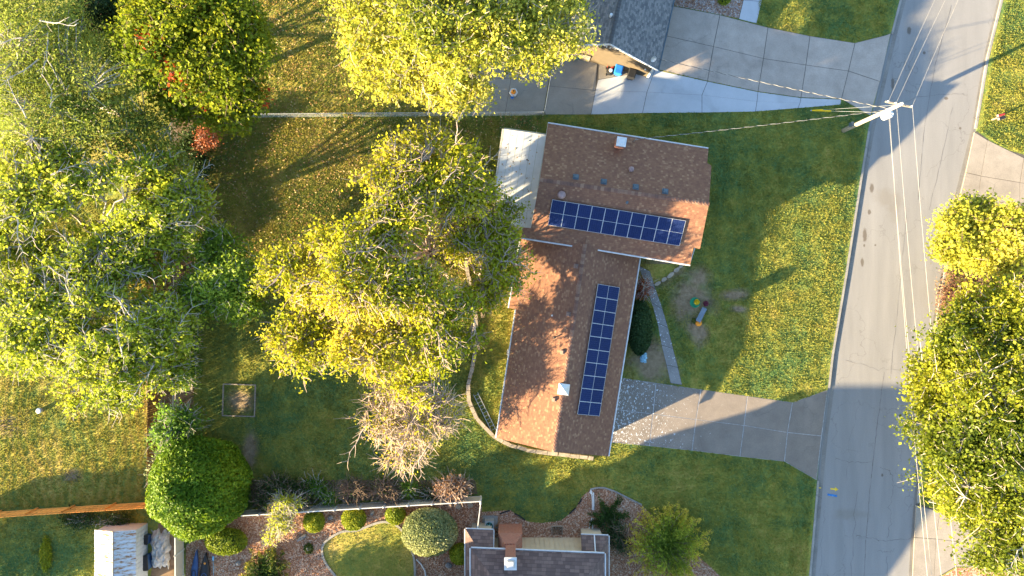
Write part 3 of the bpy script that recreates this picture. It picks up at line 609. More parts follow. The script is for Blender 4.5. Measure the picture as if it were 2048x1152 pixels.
wa = [P(1112, 270, EA), P(1395, 312, EA), P(1368, 505, EA), P(1068, 458, EA)]
# wall footprints lie under the roofs
ob, wp = walls(hA, wa, EA - .02, M['wallc'])
wb = [P(1062, 492, EB), P(1262, 522, EB), P(1202, 893, EB), P(1012, 862, EB)]
ob2, wp2 = walls(hA, wb, EB - .02, M['wallc'])
def gable_wall(parent, a, b, r, m, inset): MB().quadbox([a, b, r], [p + inset for p in (a, b, r)]).build('gable_wall', m, parent)
gz = Vector((0, 0, -.18)); c1 = Vector((.02, .42, 0))
gable_wall(hA, off(bSW, .45, .1, -.16) + c1, off(bSE, -.4, .1, -.16) + c1, off(bS, 0, .1, -.3) + c1, M['wallc'], Vector((0, .15, 0)))
gable_wall(hA, off(PP(1414, 335, plN), -.5, 0, -.3), off(PP(1386, 494, plS), -.5, 0, -.3), off(rE, -.5, 0, -.35), M['wallc'], Vector((-.15, 0, 0)))
gable_wall(hA, off(nWp, .4, -.4, -.25), off(PP(1062, 456, plS), .4, .1, -.3), off(rW, .4, 0, -.35), M['wallc'], Vector((.15, 0, 0)))
def along(p, q, a, b): d = q - p; return p + d * a, p + d * b
pe = [Vector((p.x, p.y, 0)) for p in wp2]
# east face of the garage wing (near the drive): garage door and window; south-east wall of the tall wing: windows
i_ = max(range(4), key=lambda i: (pe[i] + pe[(i + 1) % 4]).x); a, b = pe[i_], pe[(i_ + 1) % 4]
gd = along(a, b, .06, .36); gdo = MB(); x_ = (gd[1] - gd[0]); rz_ = math.atan2(x_.y, x_.x); nn_ = Vector((x_.normalized().y, -x_.normalized().x, 0))
gdo = MB().box((gd[0] + gd[1]) / 2 + nn_ * .01 + Vector((0, 0, 1.25)), (x_.length, .08, 2.2), rz_).build('garage_door', M['white'], hA)
for k in range(4): MB().box((gd[0] + gd[1]) / 2 + nn_ * .06 + Vector((0, 0, .45 + k * .53)), (x_.length - .1, .025, .46), rz_).build('door_panel', M['white'], gdo)
for f0, f1 in ((.48, .60), (.68, .80)): window(hA, *along(a, b, f0, f1), 1.0, 2.1)
pe = [Vector((p.x, p.y, 0)) for p in wp]; i_ = max(range(4), key=lambda i: (pe[i] + pe[(i + 1) % 4]).x); a, b = pe[i_], pe[(i_ + 1) % 4]
for f0, f1 in ((.12, .3), (.45, .62), (.75, .9)): window(hA, *along(a, b, f0, f1), 2.3, 3.6)
# chimneys and vents
cb = PP(1238, 290, plN); ch = MB().box(cb + Vector((0, 0, .45)), (.72, .62, 1.5), R(-8.5)).build('chimney', M['brick'], hA)
MB().box(cb + Vector((0, 0, 1.24)), (.72, .70, .10), R(-8.5)).build('chimney_cap', M['white'], ch); MB().box(cb + Vector((0, 0, 1.34)), (.5, .46, .1), R(-8.5), taper=.8).build('chimney_crown', M['patio_roof'], ch)
cb = PP(1126, 776, plW); ch = MB().box(cb + Vector((0, 0, .25)), (.62, .62, .8), R(-8)).build('chimney_chase', M['patio_roof'], hA)
MB().box(cb + Vector((0, 0, .70)), (.84, .84, .10), R(-8)).build('chimney_cap', M['white'], ch); MB().box(cb + Vector((0, 0, .90)), (.82, .82, .30), R(-8), taper=.08).build('hood', M['alu'], ch)
for px, py in ((1152, 352.5), (1208, 362), (1272, 372.5), (1331, 381.5)): box_vent(hA, px, py, plN, M['vent_dark'])
dome_vent(hA, 1262, 339, plN, M['vent_dome'], .22, .32); dome_vent(hA, 1123, 390, plS, M['vent_dome'], .31, .36); pipe_vent(hA, 1254, 405, plS, M['vent_dark'])
for px, py in ((1151, 532), (1136, 628), (1124, 704), (1107.5, 799)): box_vent(hA, px, py, plW, M['vent_brown'], .27, .2)
pipe_vent(hA, 1109, 675, plW, M['black'], .4, .05); pipe_vent(hA, 1104, 631, plW, M['white'], .25, .04)
mast = PP(1268, 283, plN); MB().tube([mast, mast + Vector((0, 0, .9))], .035, 6).build('service_mast', M['metal'], hA); MB().tube([mast + Vector((.3, .15, 0)), mast + Vector((0, 0, .8))], .015, 5).build('mast_brace', M['metal'], hA)
MB().box(P(1019, 705, 1.2) + Vector((-.05, 0, -.2)), (.3, .45, .6), R(-8)).build('meter_box', M['alu'], hA)
# solar panels: one proto, twenty panels
PW, PL = 1.02, 1.76
def panel_proto(wd, ln):
    f = MB(); t = .018
    for s in (-1, 1): f.box((s * (wd / 2 - t / 2), 0, 0), (t, ln, .045)); f.box((0, s * (ln / 2 - t / 2), 0), (wd - 2 * t - .002, t, .045))
    f.box((0, 0, .004), (wd - 2 * t - .002, .02, .04)); fm = f.mesh('frame', M['alu'])
    c = MB().box((0, 0, 0), (wd - 2 * t, ln / 2 - t - .011, .03)).mesh('cell_field', M['solar']); return fm, c, t
def panels(corner_px, pl, along_first, n, label, group):
    q = [PP(a, b, pl, .14) for a, b in corner_px]          # TL, TR, BR, BL
    if along_first: o, U, Vv = q[0], q[1] - q[0], q[3] - q[0]
    else: o, U, Vv = q[0], q[3] - q[0], q[1] - q[0]
    n_ = pl[1]; x = U.normalized(); y = n_.cross(x).normalized(); ln = abs(Vv.dot(y)); sy = 1 if Vv.dot(y) > 0 else -1; st = U.length / n; fm, cm, t = panel_proto(st - .012, ln)
    rot = Matrix((x, y, n_)).transposed().to_4x4(); sk = Vv.dot(x) * .5
    for i in range(n):
        c = o + x * (st * (i + .5) + sk * .0) + y * sy * ln / 2
        root = thing('solar_panel', c, label, 'solar panel', group); root.matrix_world = Matrix.Translation(c) @ rot
        fr = bpy.data.objects.new('frame', fm); col.objects.link(fr); fr.parent = root
        for s in (-1, 1):
            ce = bpy.data.objects.new('cell_field', cm); col.objects.link(ce); ce.parent = root; ce.location = (0, s * (ln / 4 - t / 2 + .008), .0)
        mb = MB()
        for s in (-1, 1): mb.box((s * .25, ln * .2 * s, -.08), (.05, .05, .115))
        br_ = bpy.data.objects.new('mounting_foot', mb.mesh('mounting_foot', M['metal'])); col.objects.link(br_); br_.parent = root
panels([(1104.6, 399), (1372, 441.5), (1360, 491), (1096.7, 450)], plS, True, 10, 'dark blue solar panel in the row below the ridge of the taller roof', 'solar panels on the tall wing')
panels([(1196, 567.6), (1239.5, 574), (1198, 832), (1154.7, 828.5)], plE, False, 10, 'dark blue solar panel in the row on the shaded slope facing the driveway', 'solar panels on the garage wing')
# white patio cover
pc = thing('patio_cover', P(1035, 365, G), 'white sheet patio cover against the west end of the brown-roofed house', 'patio cover')
ZP = 3.05; q = [P(1008, 258, ZP), P(1092, 270, ZP), P(1063, 457, ZP), P(982, 445, ZP)]
for i in range(6):
    a, b, c, d = q[0].lerp(q[1], i / 6), q[0].lerp(q[1], (i + 1) / 6), q[3].lerp(q[2], (i + 1) / 6), q[3].lerp(q[2], i / 6); g = Vector((.008, 0, 0)); up = Vector((0, 0, .06)); MB().quadbox(ccw([a + g, b - g, c - g, d + g]), [x + up for x in ccw([a + g, b - g, c - g, d + g])]).build('roof_sheet', M['patio_roof'], pc)
board(pc, off(q[0], -.08, 0, -.05), off(q[3], -.08, 0, -.05), 'fascia', .2, .14, M['vinyl']); board(pc, off(q[0], 0, .06, -.05), off(q[1], 0, .06, -.05), 'fascia', .2, .08, M['vent_dark'])
for p in (q[0].lerp(q[3], .03), q[0].lerp(q[3], .5), q[0].lerp(q[3], .97)): MB().box((p.x + .1, p.y, (ZP + G) / 2 - .03), (.1, .1, ZP - G - .06)).build('post', M['white'], pc)
# --- house D (north): grey roof
hD = thing('grey_roofed_house', P(1240, 60, G), 'house with dark grey shingle roof and tan gable wall above a concrete drive', 'house')
ED, RD = 3.0, 5.0; dR, dE, dW = P(1220.5, 87, RD), P(1316, 139.5, ED), P(1131, 90, ED); ax = (P(1243, -14, RD) - dR).normalized() * 16
roof_plane('roof', [dR, dE, dE + ax, dR + ax], M['roof_d'], hD); roof_plane('roof', [dW, dR, dR + ax, dW + ax], M['roof_d'], hD)
pd1, pd2 = plane_of(dR, dE, dR + ax), plane_of(dW, dR, dR + ax); caps(hD, dR, dR + ax * .35, pd2[1], pd1[1], M['roof_d'])
sx = (dE - dW); sx.z = 0; inw = ax.normalized() * .15
la, lb = dW.lerp(dE, .03) + inw, dW.lerp(dE, .965) + inw; lr = dR + inw
def flat(p, z): return Vector((p.x, p.y, z))
MB().quadbox([flat(la, G - .02), flat(lb, G - .02), flat(lb, ED - .16), flat(lr, RD - .2), flat(la, ED - .16)], [p + ax.normalized() * .2 for p in (flat(la, G - .02), flat(lb, G - .02), flat(lb, ED - .16), flat(lr, RD - .2), flat(la, ED - .16))]).build('gable_wall', M['wallt'], hD)
for a in (flat(la, 0), flat(lb, 0)):
    p0 = a + ax.normalized() * .21; p1 = a + ax * .95; d_ = Vector((p1 - p0)).normalized(); n_ = Vector((-d_.y, d_.x, 0)) * .09; MB().quadbox([p0 - n_ + Vector((0, 0, G)), p0 + n_ + Vector((0, 0, G)), p1 + n_ + Vector((0, 0, G)), p1 - n_ + Vector((0, 0, G))], [v + Vector((0, 0, ED - .2)) for v in (p0 - n_, p0 + n_, p1 + n_, p1 - n_)]).build('wall', M['wallt'], hD)
for a, b in ((dW, dR), (dR, dE)): board(hD, off(a, 0, 0, -.12) - inw * .2, off(b, 0, 0, -.12) - inw * .2, 'rake_board', .22, .05)
gutter(hD, off(dE, .06, 0, -.1), off(dE + ax, .06, 0, -.1), m=M['vent_dark'])
xw = (flat(lb, 0) - flat(la, 0)).normalized(); mid = flat(lr, 0) - inw.normalized() * .02
for s0, s1 in ((-.95, -.1), (.1, .95)): window(hD, mid + xw * s0, mid + xw * s1, 3.35, 4.05, 'gable_window')
MB().box(flat(lb, 1.5) - xw * .08 - inw.normalized() * .03, (.16, .05, 2.7), math.atan2(xw.y, xw.x)).build('corner_board', M['white'], hD)
MB().box(flat(la, .8) + xw * 1.0 - inw.normalized() * .02, (1.9, .05, 1.4), math.atan2(xw.y, xw.x)).build('pale_wall_panel', M['stone'], hD)
MB().lathe(flat(lb, 2.0) - xw * .6 - inw.normalized() * .06, [(.06, -.1), (.08, 0), (.04, .1)], 8).build('wall_lamp', M['white'], hD)
MB().tube([mast * 0 + PP(1221, 33, pd2), PP(1221, 33, pd2) + Vector((0, 0, .45))], .11, 8).build('vent_pipe', M['white'], hD)
dish = thing('satellite_dish', PP(1303, 118, pd1), 'small grey satellite dish on the corner of the grey roof', 'satellite dish'); dp = PP(1303, 118, pd1)
MB().tube([dp - Vector((0, 0, .03)), dp + Vector((0, 0, .35)), dp + Vector((.05, -.08, .45))], .02, 6).build('mast', M['metal'], dish); dd = MB().lathe((0, 0, 0), [(.03, 0), (.14, .02), (.24, .06), (.25, .07), (.13, .035), (.02, .015)], 14)
Mt = Matrix.Rotation(R(50), 3, Vector((1, .4, 0))); dd.v = [Mt @ v + dp + Vector((.05, -.12, .45)) for v in dd.v]; dd.build('reflector', M['metal'], dish); MB().tube([dp + Vector((.05, -.12, .45)), dp + Vector((.12, -.4, .62))], .012, 5).build('feed_arm', M['metal'], dish)
# --- house C (south): brown hip roofs, cream siding, brick chimney
hC = thing('hip_roofed_house', P(1080, 1130, G), 'cream house with dark brown hip roofs and a brick chimney beside gravel', 'house')
EC, RC = 4.2, 7.4; u0, u1 = P(942, 1097, EC), P(1209, 1108, EC); half = (u1.x - u0.x) / 2; apC = Vector(((u0.x + u1.x) / 2, (u0.y + u1.y) / 2 - half, RC)); bk = Vector((0, -5, 0))
roof_plane('roof', [u0, u1, apC], M['roof_c'], hC); roof_plane('roof', [u0, apC, apC + bk, u0 + bk + Vector((0, -half, 0))], M['roof_c'], hC); roof_plane('roof', [u1, apC, apC + bk, u1 + bk + Vector((0, -half, 0))], M['roof_c'], hC)
gutter(hC, off(u0, 0, .06), off(u1, 0, .06)); gutter(hC, off(u0, -.06, 0), off(u0, -.06, -11)); gutter(hC, off(u1, .06, 0), off(u1, .06, -11))
wy = u0.y - .55
def boxw(x0, x1, y0, y1, z0, z1, m, name='wall'): return MB().box(((x0 + x1) / 2, (y0 + y1) / 2, (z0 + z1) / 2), (abs(x1 - x0), abs(y1 - y0), z1 - z0)).build(name, m, hC)
boxw(u0.x + .45, u1.x - .45, wy, wy - .25, G - .02, EC - .12, M['wallc']); boxw(u0.x + .45, u0.x + .7, wy - .26, wy - 10, G - .02, EC - .12, M['wallc']); boxw(u1.x - .7, u1.x - .45, wy - .26, wy - 10, G - .02, EC - .12, M['wallc'])
nb = 16
for i in range(nb):
    x = u0.x + 2.3 + (u1.x - u0.x - 4.4) * i / (nb - 1)
    if abs(x - P(1020, 0, 2).x) > 1.05: MB().box((x, wy + .02, 2.1), (.05, .04, 3.9)).build('batten', M['wallc'], hC)
# small lower roofs at both corners
EL, RL_ = 2.65, 3.5
a0, a1 = P(931, 1058.5, EL), P(987, 1060.5, EL); roof_plane('lower_roof', [a0, a1, flat(Vector((a1.x, a1.y - 1.35, 0)), RL_), Vector((a0.x + 1.1, a0.y - 1.35, RL_))], M['roof_c'], hC, .12)
roof_plane('lower_roof', [a0, Vector((a0.x + 1.1, a0.y - 1.35, RL_)), Vector((a0.x + 1.1, a0.y - 10, RL_)), Vector((a0.x, a0.y - 10, EL))], M['roof_c'], hC, .12); gutter(hC, off(a0, 0, .05), off(a1, 0, .05), r=.05); gutter(hC, off(a0, -.05, 0), off(a0, -.05, -10), r=.05); gutter(hC, off(a1, .03, .02), off(Vector((a1.x, a1.y - 1.3, RL_)), .03, 0), r=.04)
boxw(a0.x + .4, a1.x - .2, a0.y - .3, a0.y - .5, G - .02, EL - .15, M['wallc']); boxw(a0.x + .4, a0.x + .6, a0.y - .51, a0.y - 10, G - .02, EL - .1, M['wallc']); boxw(a1.x - .4, a1.x - .2, a0.y - .51, wy, G - .02, EL - .15, M['wallc'])
c0, c1_ = P(1162, 1070, EL), P(1217, 1072, EL); roof_plane('lower_roof', [c0, c1_, Vector((c1_.x - 1.0, c1_.y - 1.45, RL_)), Vector((c0.x, c0.y - 1.45, RL_))], M['roof_c'], hC, .12)
roof_plane('lower_roof', [c1_, Vector((c1_.x - 1.0, c1_.y - 1.45, RL_)), Vector((c1_.x - 1.0, c1_.y - 10, RL_)), Vector((c1_.x, c1_.y - 10, EL))], M['roof_c'], hC, .12); gutter(hC, off(c0, 0, .05), off(c1_, 0, .05), r=.05); gutter(hC, off(c1_, .05, 0), off(c1_, .05, -10), r=.05)
MB().tube([Vector((c0.x + 1.05, c0.y, EL + .02)), Vector((c0.x + 1.05, c0.y - 1.4, RL_ + .02))], .05, 6).build('downpipe', M['white'], hC)
boxw(c0.x + .2, c1_.x - .4, c0.y - .3, c0.y - .5, G - .02, EL - .15, M['wallc']); boxw(c1_.x - .6, c1_.x - .4, c0.y - .51, c0.y - 10, G - .02, EL - .1, M['wallc']); boxw(c0.x + .2, c0.x + .4, c0.y - .51, wy, G - .02, EL - .15, M['wallc'])
# added block behind (south), unseen, shaped to cast the long shadow over the street
mx0, mx1, my = P(690, 0).x, P(1125, 0).x, P(0, 1166).y; zE, zR, dp_ = 7.0, 10.8, 2.35
k0, k1 = Vector((mx0, my, zE)), Vector((mx1, my, zE)); j0, j1 = Vector((mx0 + 1.2, my - dp_, zR)), Vector((mx1 - 1.2, my - dp_, zR)); f0, f1 = Vector((mx0, my - 2 * dp_ - 9, zE)), Vector((mx1, my - 2 * dp_ - 9, zE))
for pts in ([k0, k1, j1, j0], [j0, j1, f1, f0], [k0, j0, f0], [k1, j1, f1]): roof_plane('added_shade_roof', pts, M['roof_c'], hC)
boxw(mx0 + .4, mx1 - .4, my - .4, my - 2 * dp_ - 8.6, G - .02, zE - .1, M['wallc'], 'added_shade_wall')
# brick chimney on the north wall
cx = P(1020.5, 0, 1).x; by = P(0, 1047, G).y
chC = boxw(cx - .95, cx + .95, by, wy + .01, G - .02, 2.45, M['brick'], 'chimney')
MB().quadbox([(cx - .949, by - .001, 2.451), (cx + .949, by - .001, 2.451), (cx + .949, wy + .02, 2.451), (cx - .949, wy + .02, 2.451)], [(cx - .42, wy + .75, 3.7), (cx + .42, wy + .75, 3.7), (cx + .42, wy + .02, 3.7), (cx - .42, wy + .02, 3.7)]).build('shoulder', M['brick'], chC)
MB().box((cx + .03, wy + .28, 4.9), (.78, .78, 3.2)).build('stack', M['brick'], chC); MB().box((cx + .03, wy + .28, 6.56), (.92, .92, .12)).build('chimney_cap', M['white'], chC); MB().box((cx + .03, wy + .28, 6.74), (.6, .6, .22), taper=.75).build('flue', M['alu'], chC)
# ------------------------------------------------------------------ fences
def picket_fence(name, label, pts, hgt, pm, rm, side):
    base = [P(a, b, G) for a, b in pts]; o = thing(name, base[0], label, 'fence'); me = None
    for a, b in zip(base, base[1:]):
        d = b - a; L = d.length; x = d.normalized(); n = Vector((-x.y, x.x, 0)) * side; rz = math.atan2(x.y, x.x); N_ = int(L / .145)
        if me is None:
            me = MB().quadbox([(-.065, -.01, 0), (.065, -.01, 0), (.065, .01, 0), (-.065, .01, 0)], [(-.065, -.01, hgt - .04), (.065, -.01, hgt - .04), (.065, .01, hgt - .04), (-.065, .01, hgt - .04)]); me.quadbox([(-.065, -.01, hgt - .039), (.065, -.01, hgt - .039), (.065, .01, hgt - .039), (-.065, .01, hgt - .039)], [(-.03, -.01, hgt), (.03, -.01, hgt), (.03, .01, hgt), (-.03, .01, hgt)]); me = me.mesh('picket', pm)
        for i in range(N_): inst('picket', me, o, Matrix.Translation(a + x * (i + .5) * L / N_ + Vector((0, 0, rr.uniform(-.02, .02)))) @ Matrix.Rotation(rz, 4, 'Z') @ Matrix.Rotation(rr.gauss(0, .012), 4, 'Y'))
        for z in (.35, hgt * .55, hgt - .25): MB().box((a + b) / 2 + n * .045 + Vector((0, 0, z)), (L, .04, .09), rz).build('rail', rm, o)
        k = max(2, int(L / 2.4))
        for i in range(k + 1): MB().box(a + x * L * i / k + n * .11 + Vector((0, 0, hgt / 2 - .05)), (.09, .09, hgt - .1), rz).build('post', rm, o)
    return o
picket_fence('cedar_fence', 'brown cedar picket fence running beside the overgrown shrubs', [(316, 1000), (317, 740), (314, 560), (312, 470)], 1.85, M['cedar_dark'], M['cedar_dark'], -1)
picket_fence('cedar_fence', 'bright orange cedar picket fence between the mown lawn and the shed yard', [(314, 1003), (150, 1013), (-70, 1028)], 1.85, M['cedar'], M['cedar'], -1)
def vinyl_fence(label, pts, hgt, spacing, group=None, rail=True):
    base = [P(a, b, G) for a, b in pts]; o = thing('vinyl_fence', base[0], label, 'fence', group)
    for s, (a, b) in enumerate(zip(base, base[1:])):
        d = b - a; L = d.length; x = d.normalized(); rz = math.atan2(x.y, x.x); k = max(1, round(L / spacing)); st = L / k
        for i in range(k + 1):
            p = a + x * st * i; pp = MB().box(p + Vector((0, 0, hgt / 2 + .02)), (.12, .12, hgt + .04), rz).build('post', M['vinylw'], o); MB().box(p + Vector((0, 0, hgt + .065)), (.14, .14, .05), rz, taper=.5).build('post_cap', M['vinylw'], pp)
        for i in range(k):
            c = a + x * st * (i + .5); MB().box(c + Vector((0, 0, hgt / 2 - .02)), (st - .125, .03, hgt - .12), rz).build('panel', M['vinyl'], o)
            MB().box(c + Vector((0, 0, hgt - .03)), (st - .125, .07, .09), rz).build('rail', M['vinylw'], o); MB().box(c + Vector((0, 0, .12)), (st - .125, .06, .1), rz).build('rail', M['vinylw'], o)
    return o
vinyl_fence('beige vinyl panel fence with white rail along the gravel yard', [(962, 992), (726, 1006), (480, 1021)], 1.55, 1.95)
vinyl_fence('short white-railed vinyl fence joining the gravel yard to the hip-roofed house', [(962.5, 996), (957, 1042)], 1.5, 1.9)
vinyl_fence('beige vinyl fence between the shed yard and the two boats', [(367, 1040), (367.5, 1098), (368, 1200)], 1.55, 2.4)
def chain_fence(label, pts, hgt):
    base = [P(a, b, G) for a, b in pts]; o = thing('chain_link_fence', base[0], label, 'fence'); wire = MB()
    for a, b in zip(base, base[1:]):
        d = b - a; L = d.length; x = d.normalized(); n = Vector((-x.y, x.x, 0)); k = max(1, round(L / 2.6))
        for i in range(k + 1): MB().tube([a + x * L * i / k, a + x * L * i / k + Vector((0, 0, hgt + .04))], .03, 6).build('post', M['metal'], o)
        MB().tube([a + Vector((0, 0, hgt)), b + Vector((0, 0, hgt))], .024, 6).build('top_rail', M['metal'], o)
        q = int(L / .14)
        for i in range(q):
            for s in (-1, 1):
                p0 = a + x * (L * (i + .5) / q) + Vector((0, 0, .03)); p1 = p0 + x * s * min(hgt * .9, L) + Vector((0, 0, hgt - .05)); tt = (p1 - a).dot(x)
                if tt < 0 or tt > L: continue
                wire.face([p0 - n * .004, p1 - n * .004, p1 + n * .004, p0 + n * .004]); wire.face([p0 - x * .004, p1 - x * .004, p1 + x * .004, p0 + x * .004])
    wire.build('wire_mesh', M['metal'], o, kind='stuff'); return o
chain_fence('galvanised chain link fence along the north side of the brown-roofed house yard', [(352, 236), (700, 233.5), (1086, 231)], 1.25)
chain_fence('galvanised chain link fence hidden in the overgrown shrub line', [(355, 238), (360, 480), (362, 700), (358, 900)], 1.25)
chain_fence('chain link fence across the concrete between patio and side drive', [(1108, 116), (1088, 229)], 1.15)
# ------------------------------------------------------------------ curved block wall
rwp = [(930, 520), (938, 560), (949, 605), (953, 660), (949, 710), (942, 747), (936, 770), (938, 803), (954, 838), (983, 870), (1015, 889), (1060, 902), (1120, 909), (1186, 917)]
rw = thing('retaining_wall', P(1000, 870, G), 'low curved wall of tan stone blocks around the west side of the brown-roofed house', 'wall')
pts = [P(a, b, .4) for a, b in rwp]; cum = [0]
for a, b in zip(pts, pts[1:]): cum.append(cum[-1] + (b - a).length)
def at_len(s):
    for i in range(len(pts) - 1):
        if s <= cum[i + 1] + 1e-6: t = (s - cum[i]) / (cum[i + 1] - cum[i]); return pts[i].lerp(pts[i + 1], t)
    return pts[-1]
s = 0.
while s < cum[-1] - .2:
    L = min(rr.uniform(.55, 1.0) if s > 13 else rr.uniform(.35, .6), cum[-1] - s); a, b = at_len(s), at_len(s + L); d = (b - a); rz = math.atan2(d.y, d.x); h = .36 + rr.uniform(-.02, .02)
    MB().box(flat((a + b) / 2, G + h / 2 - .05) + Vector((rr.gauss(0, .012), rr.gauss(0, .012), 0)), (d.length - .02, .30 + rr.uniform(-.02, .02), h), rz + rr.gauss(0, .015), taper=.975).build('stone_block', M['stone'], rw); s += L
# flat stepping stones at the front bed
se = thing('stone_edging', P(1338, 550, G), 'row of flat tan stones edging the bed under the tall roof corner', 'stone edging')
for (x, y, l, a) in ((1315, 567, .62, 30), (1328, 559, .55, 35), (1341, 550, .75, 42), (1353, 540, .6, 38), (1362, 531, .5, 50)):
    p = P(x, y, G); q = []
    for k in range(7): an = k / 7 * 6.283; q.append(p + Matrix.Rotation(R(a), 3, 'Z') @ Vector((math.cos(an) * l / 2 * rr.uniform(.85, 1.1), math.sin(an) * .17 * rr.uniform(.85, 1.1), 0)))
    MB().quadbox(q, [v + Vector((0, 0, .09)) for v in q]).build('stone', M['stone'], se)
# kerb round the lawn island
ie = thing('garden_edging', P(650, 1090, G), 'pale concrete edging curving round the parched lawn in the gravel yard', 'edging')
ip = [P(a, b, .25) for a, b in ISL[:12]]; fine = []
for i in range(len(ip) - 1):
    p0, p1, p2, p3 = ip[max(i - 1, 0)], ip[i], ip[i + 1], ip[min(i + 2, len(ip) - 1)]
    for k in range(5): t = k / 5; fine.append(.5 * ((2 * p1) + (p2 - p0) * t + (2 * p0 - 5 * p1 + 4 * p2 - p3) * t * t + (3 * p1 - p0 - 3 * p2 + p3) * t ** 3))
fine.append(ip[-1])
for i in range(0, len(fine) - 1, 3):
    seg = fine[i:i + 4]; mb = MB(); lo = []; 
    for k in range(len(seg) - 1):
        d = (seg[k + 1] - seg[k]); n = Vector((-d.y, d.x, 0)).normalized() * .09; d = d.normalized() * (.012 if k == len(seg) - 2 else -.001); a, b = seg[k], seg[k + 1] - d
        q = ccw([flat(a - n, G - .02), flat(b - n, G - .02), flat(b + n, G - .02), flat(a + n, G - .02)]); mb.quadbox(q, [v + Vector((0, 0, .15)) for v in q])
    mb.build('edging_block', M['kerb'], ie)
be = thing('bed_edging', P(1208, 976, G), 'narrow grey edging strip along the tip of the gravel by the front lawn', 'edging')
ep = [P(a, b, G) for a, b in ((1180, 978), (1195, 975), (1208, 975), (1229, 982), (1255, 995), (1283, 1009))]
for a, b in zip(ep, ep[1:]): d = b - a; MB().box((a + b) / 2 + Vector((0, 0, .04)), (d.length - .02, .12, .12), math.atan2(d.y, d.x)).build('edging_block', M['kerb'], be)
bt = thing('black_edging', P(1040, 1030, G), 'loose strips of black plastic lawn edging beside the gravel', 'edging')
for a, b in (((1000, 1027), (1020, 1021)), ((1029, 1027), (1050, 1040)), ((1139, 1027), (1152, 1015)), ((1157, 1008), (1163, 997))):
    p, q_ = P(*a, G), P(*b, G); m_ = (p + q_) / 2 + Vector((.05, .05, 0)); MB().tube([p + Vector((0, 0, .05)), m_ + Vector((0, 0, .06)), q_ + Vector((0, 0, .05))], .055, 6).build('strip', M['black'], bt)
# ------------------------------------------------------------------ utility pole and wires
pb = P(1687, 261, G); ZT = 9.0
pole = thing('utility_pole', pb, 'tall pale wooden utility pole with transformer beside the street', 'utility pole')
ptp = Vector((pb.x + .05, pb.y - .05, ZT)); MB().tube([pb - Vector((0, 0, .1)), pb.lerp(ptp, .5), ptp], .19, 10, .13).build('post', M['pole'], pole, smooth=True)
tc = Vector((pb.x + .30, pb.y - .28, 6.5)); tf = MB().lathe(tc, [(.22, -.45), (.26, -.42), (.26, .36), (.28, .38), (.27, .42), (.12, .50), (.02, .52)], 16).build('transformer', M['white'], pole, smooth=False)
for a in (0, 2.1, 4.2): MB().lathe(tc + Vector((math.cos(a) * .14, math.sin(a) * .14, .42)), [(.03, 0), (.05, .06), (.03, .1), (.05, .14), (.02, .2)], 8).build('bushing', M['vinylw'], tf)
ca = [Vector((pb.x - .75, pb.y + .35, 8.3)), Vector((pb.x + .85, pb.y - .1, 8.75))]
MB().box(Vector((pb.x + .05, pb.y + .02, 8.55)), (1.9, .1, .12), R(-12)).build('cross_arm', M['pole'], pole)
ins = []
for s_ in (-.85, -.3, .85):
    p = Vector((pb.x + .05 + s_ * math.cos(R(-12)), pb.y + .02 + s_ * math.sin(R(-12)), 8.62)); MB().lathe(p, [(.025, 0), (.06, .07), (.035, .12), (.055, .16), (.02, .22)], 8).build('insulator', M['vinylw'], pole); ins.append(p + Vector((0, 0, .2)))
MB().lathe(ptp, [(.13, -.02), (.14, .04), (.05, .14), (.02, .2)], 8).build('pole_top_pin', M['metal'], pole)
MB().box(pb + Vector((-.22, .08, 1.9)), (.2, .3, .5)).build('meter_box', M['vent_dark'], pole)
CAB = plain('pale_cable', (.34, .32, .29), .5, .2, .1, 5, 0); CABD = plain('dark_cable', (.03, .03, .03), .6)
def wire(label, a, b, sag, m=CAB, r=.009, group=None):
    n = 28; pts = [a.lerp(b, i / n) - Vector((0, 0, 4 * sag * (i / n) * (1 - i / n))) for i in range(n + 1)]; o = MB().tube(pts, r, 5).build('power_line', m, loc=a); return tag(o, label, 'cable', group)
sN = [(1871, 0), (1892, 0), (1918, 0)]; ZW = 8.9
def ext(a, px, py, z, k):                       # carry a wire from a through the point seen at (px, py) and on by factor k
    q = P(px, py, z); return a + (q - a) * k
for p, (x, y) in zip(ins, sN): wire('overhead power line running north from the utility pole over the street', p, ext(p, x, y, 9.0, 1.6), .15, group='overhead lines to the north')
for i, (p, (x, y), z) in enumerate(((ins[1], (1885, 1152), 8.9), (ins[2], (1916, 1152), 8.9), (Vector((pb.x + .1, pb.y - .1, 7.2)), (1857, 1152), 7.0), (Vector((pb.x + .14, pb.y - .05, 7.0)), (1866, 1152), 6.9))): wire('overhead power line running south from the utility pole above the street', p, ext(p, x, y, z, 1.15), .35, group='overhead lines to the south')
def drop(label, a, b, sag):
    o = thing('service_cable', a, label, 'cable'); n = 60; L = (b - a).length; x = (b - a).normalized(); h = Vector((-x.y, x.x, 0)).normalized()
    for k, m in ((0, CAB), (math.pi, CABD)):
        pts = []
        for i in range(n * 3 + 1):
            t = i / (n * 3); an = t * L / .95 * 6.283 + k; pts.append(a.lerp(b, t) - Vector((0, 0, 4 * sag * t * (1 - t))) + (h * math.cos(an) + Vector((0, 0, 1)) * math.sin(an)) * .02)
        MB().tube(pts, .015, 4).build('strand', m, o)
drop('twisted service cable from the utility pole to the brown shingle roof', Vector((pb.x, pb.y, 7.0)), mast + Vector((0, 0, .85)), .35)
drop('twisted service cable from the utility pole to the grey shingle roof', Vector((pb.x, pb.y + .1, 7.1)), dp + Vector((0, 0, .4)), .25)
an = P(1622, 221, G); gy = thing('guy_wire', an, 'pair of guy wires with yellow plastic guards anchored in the lawn beside the pole', 'guy wire')
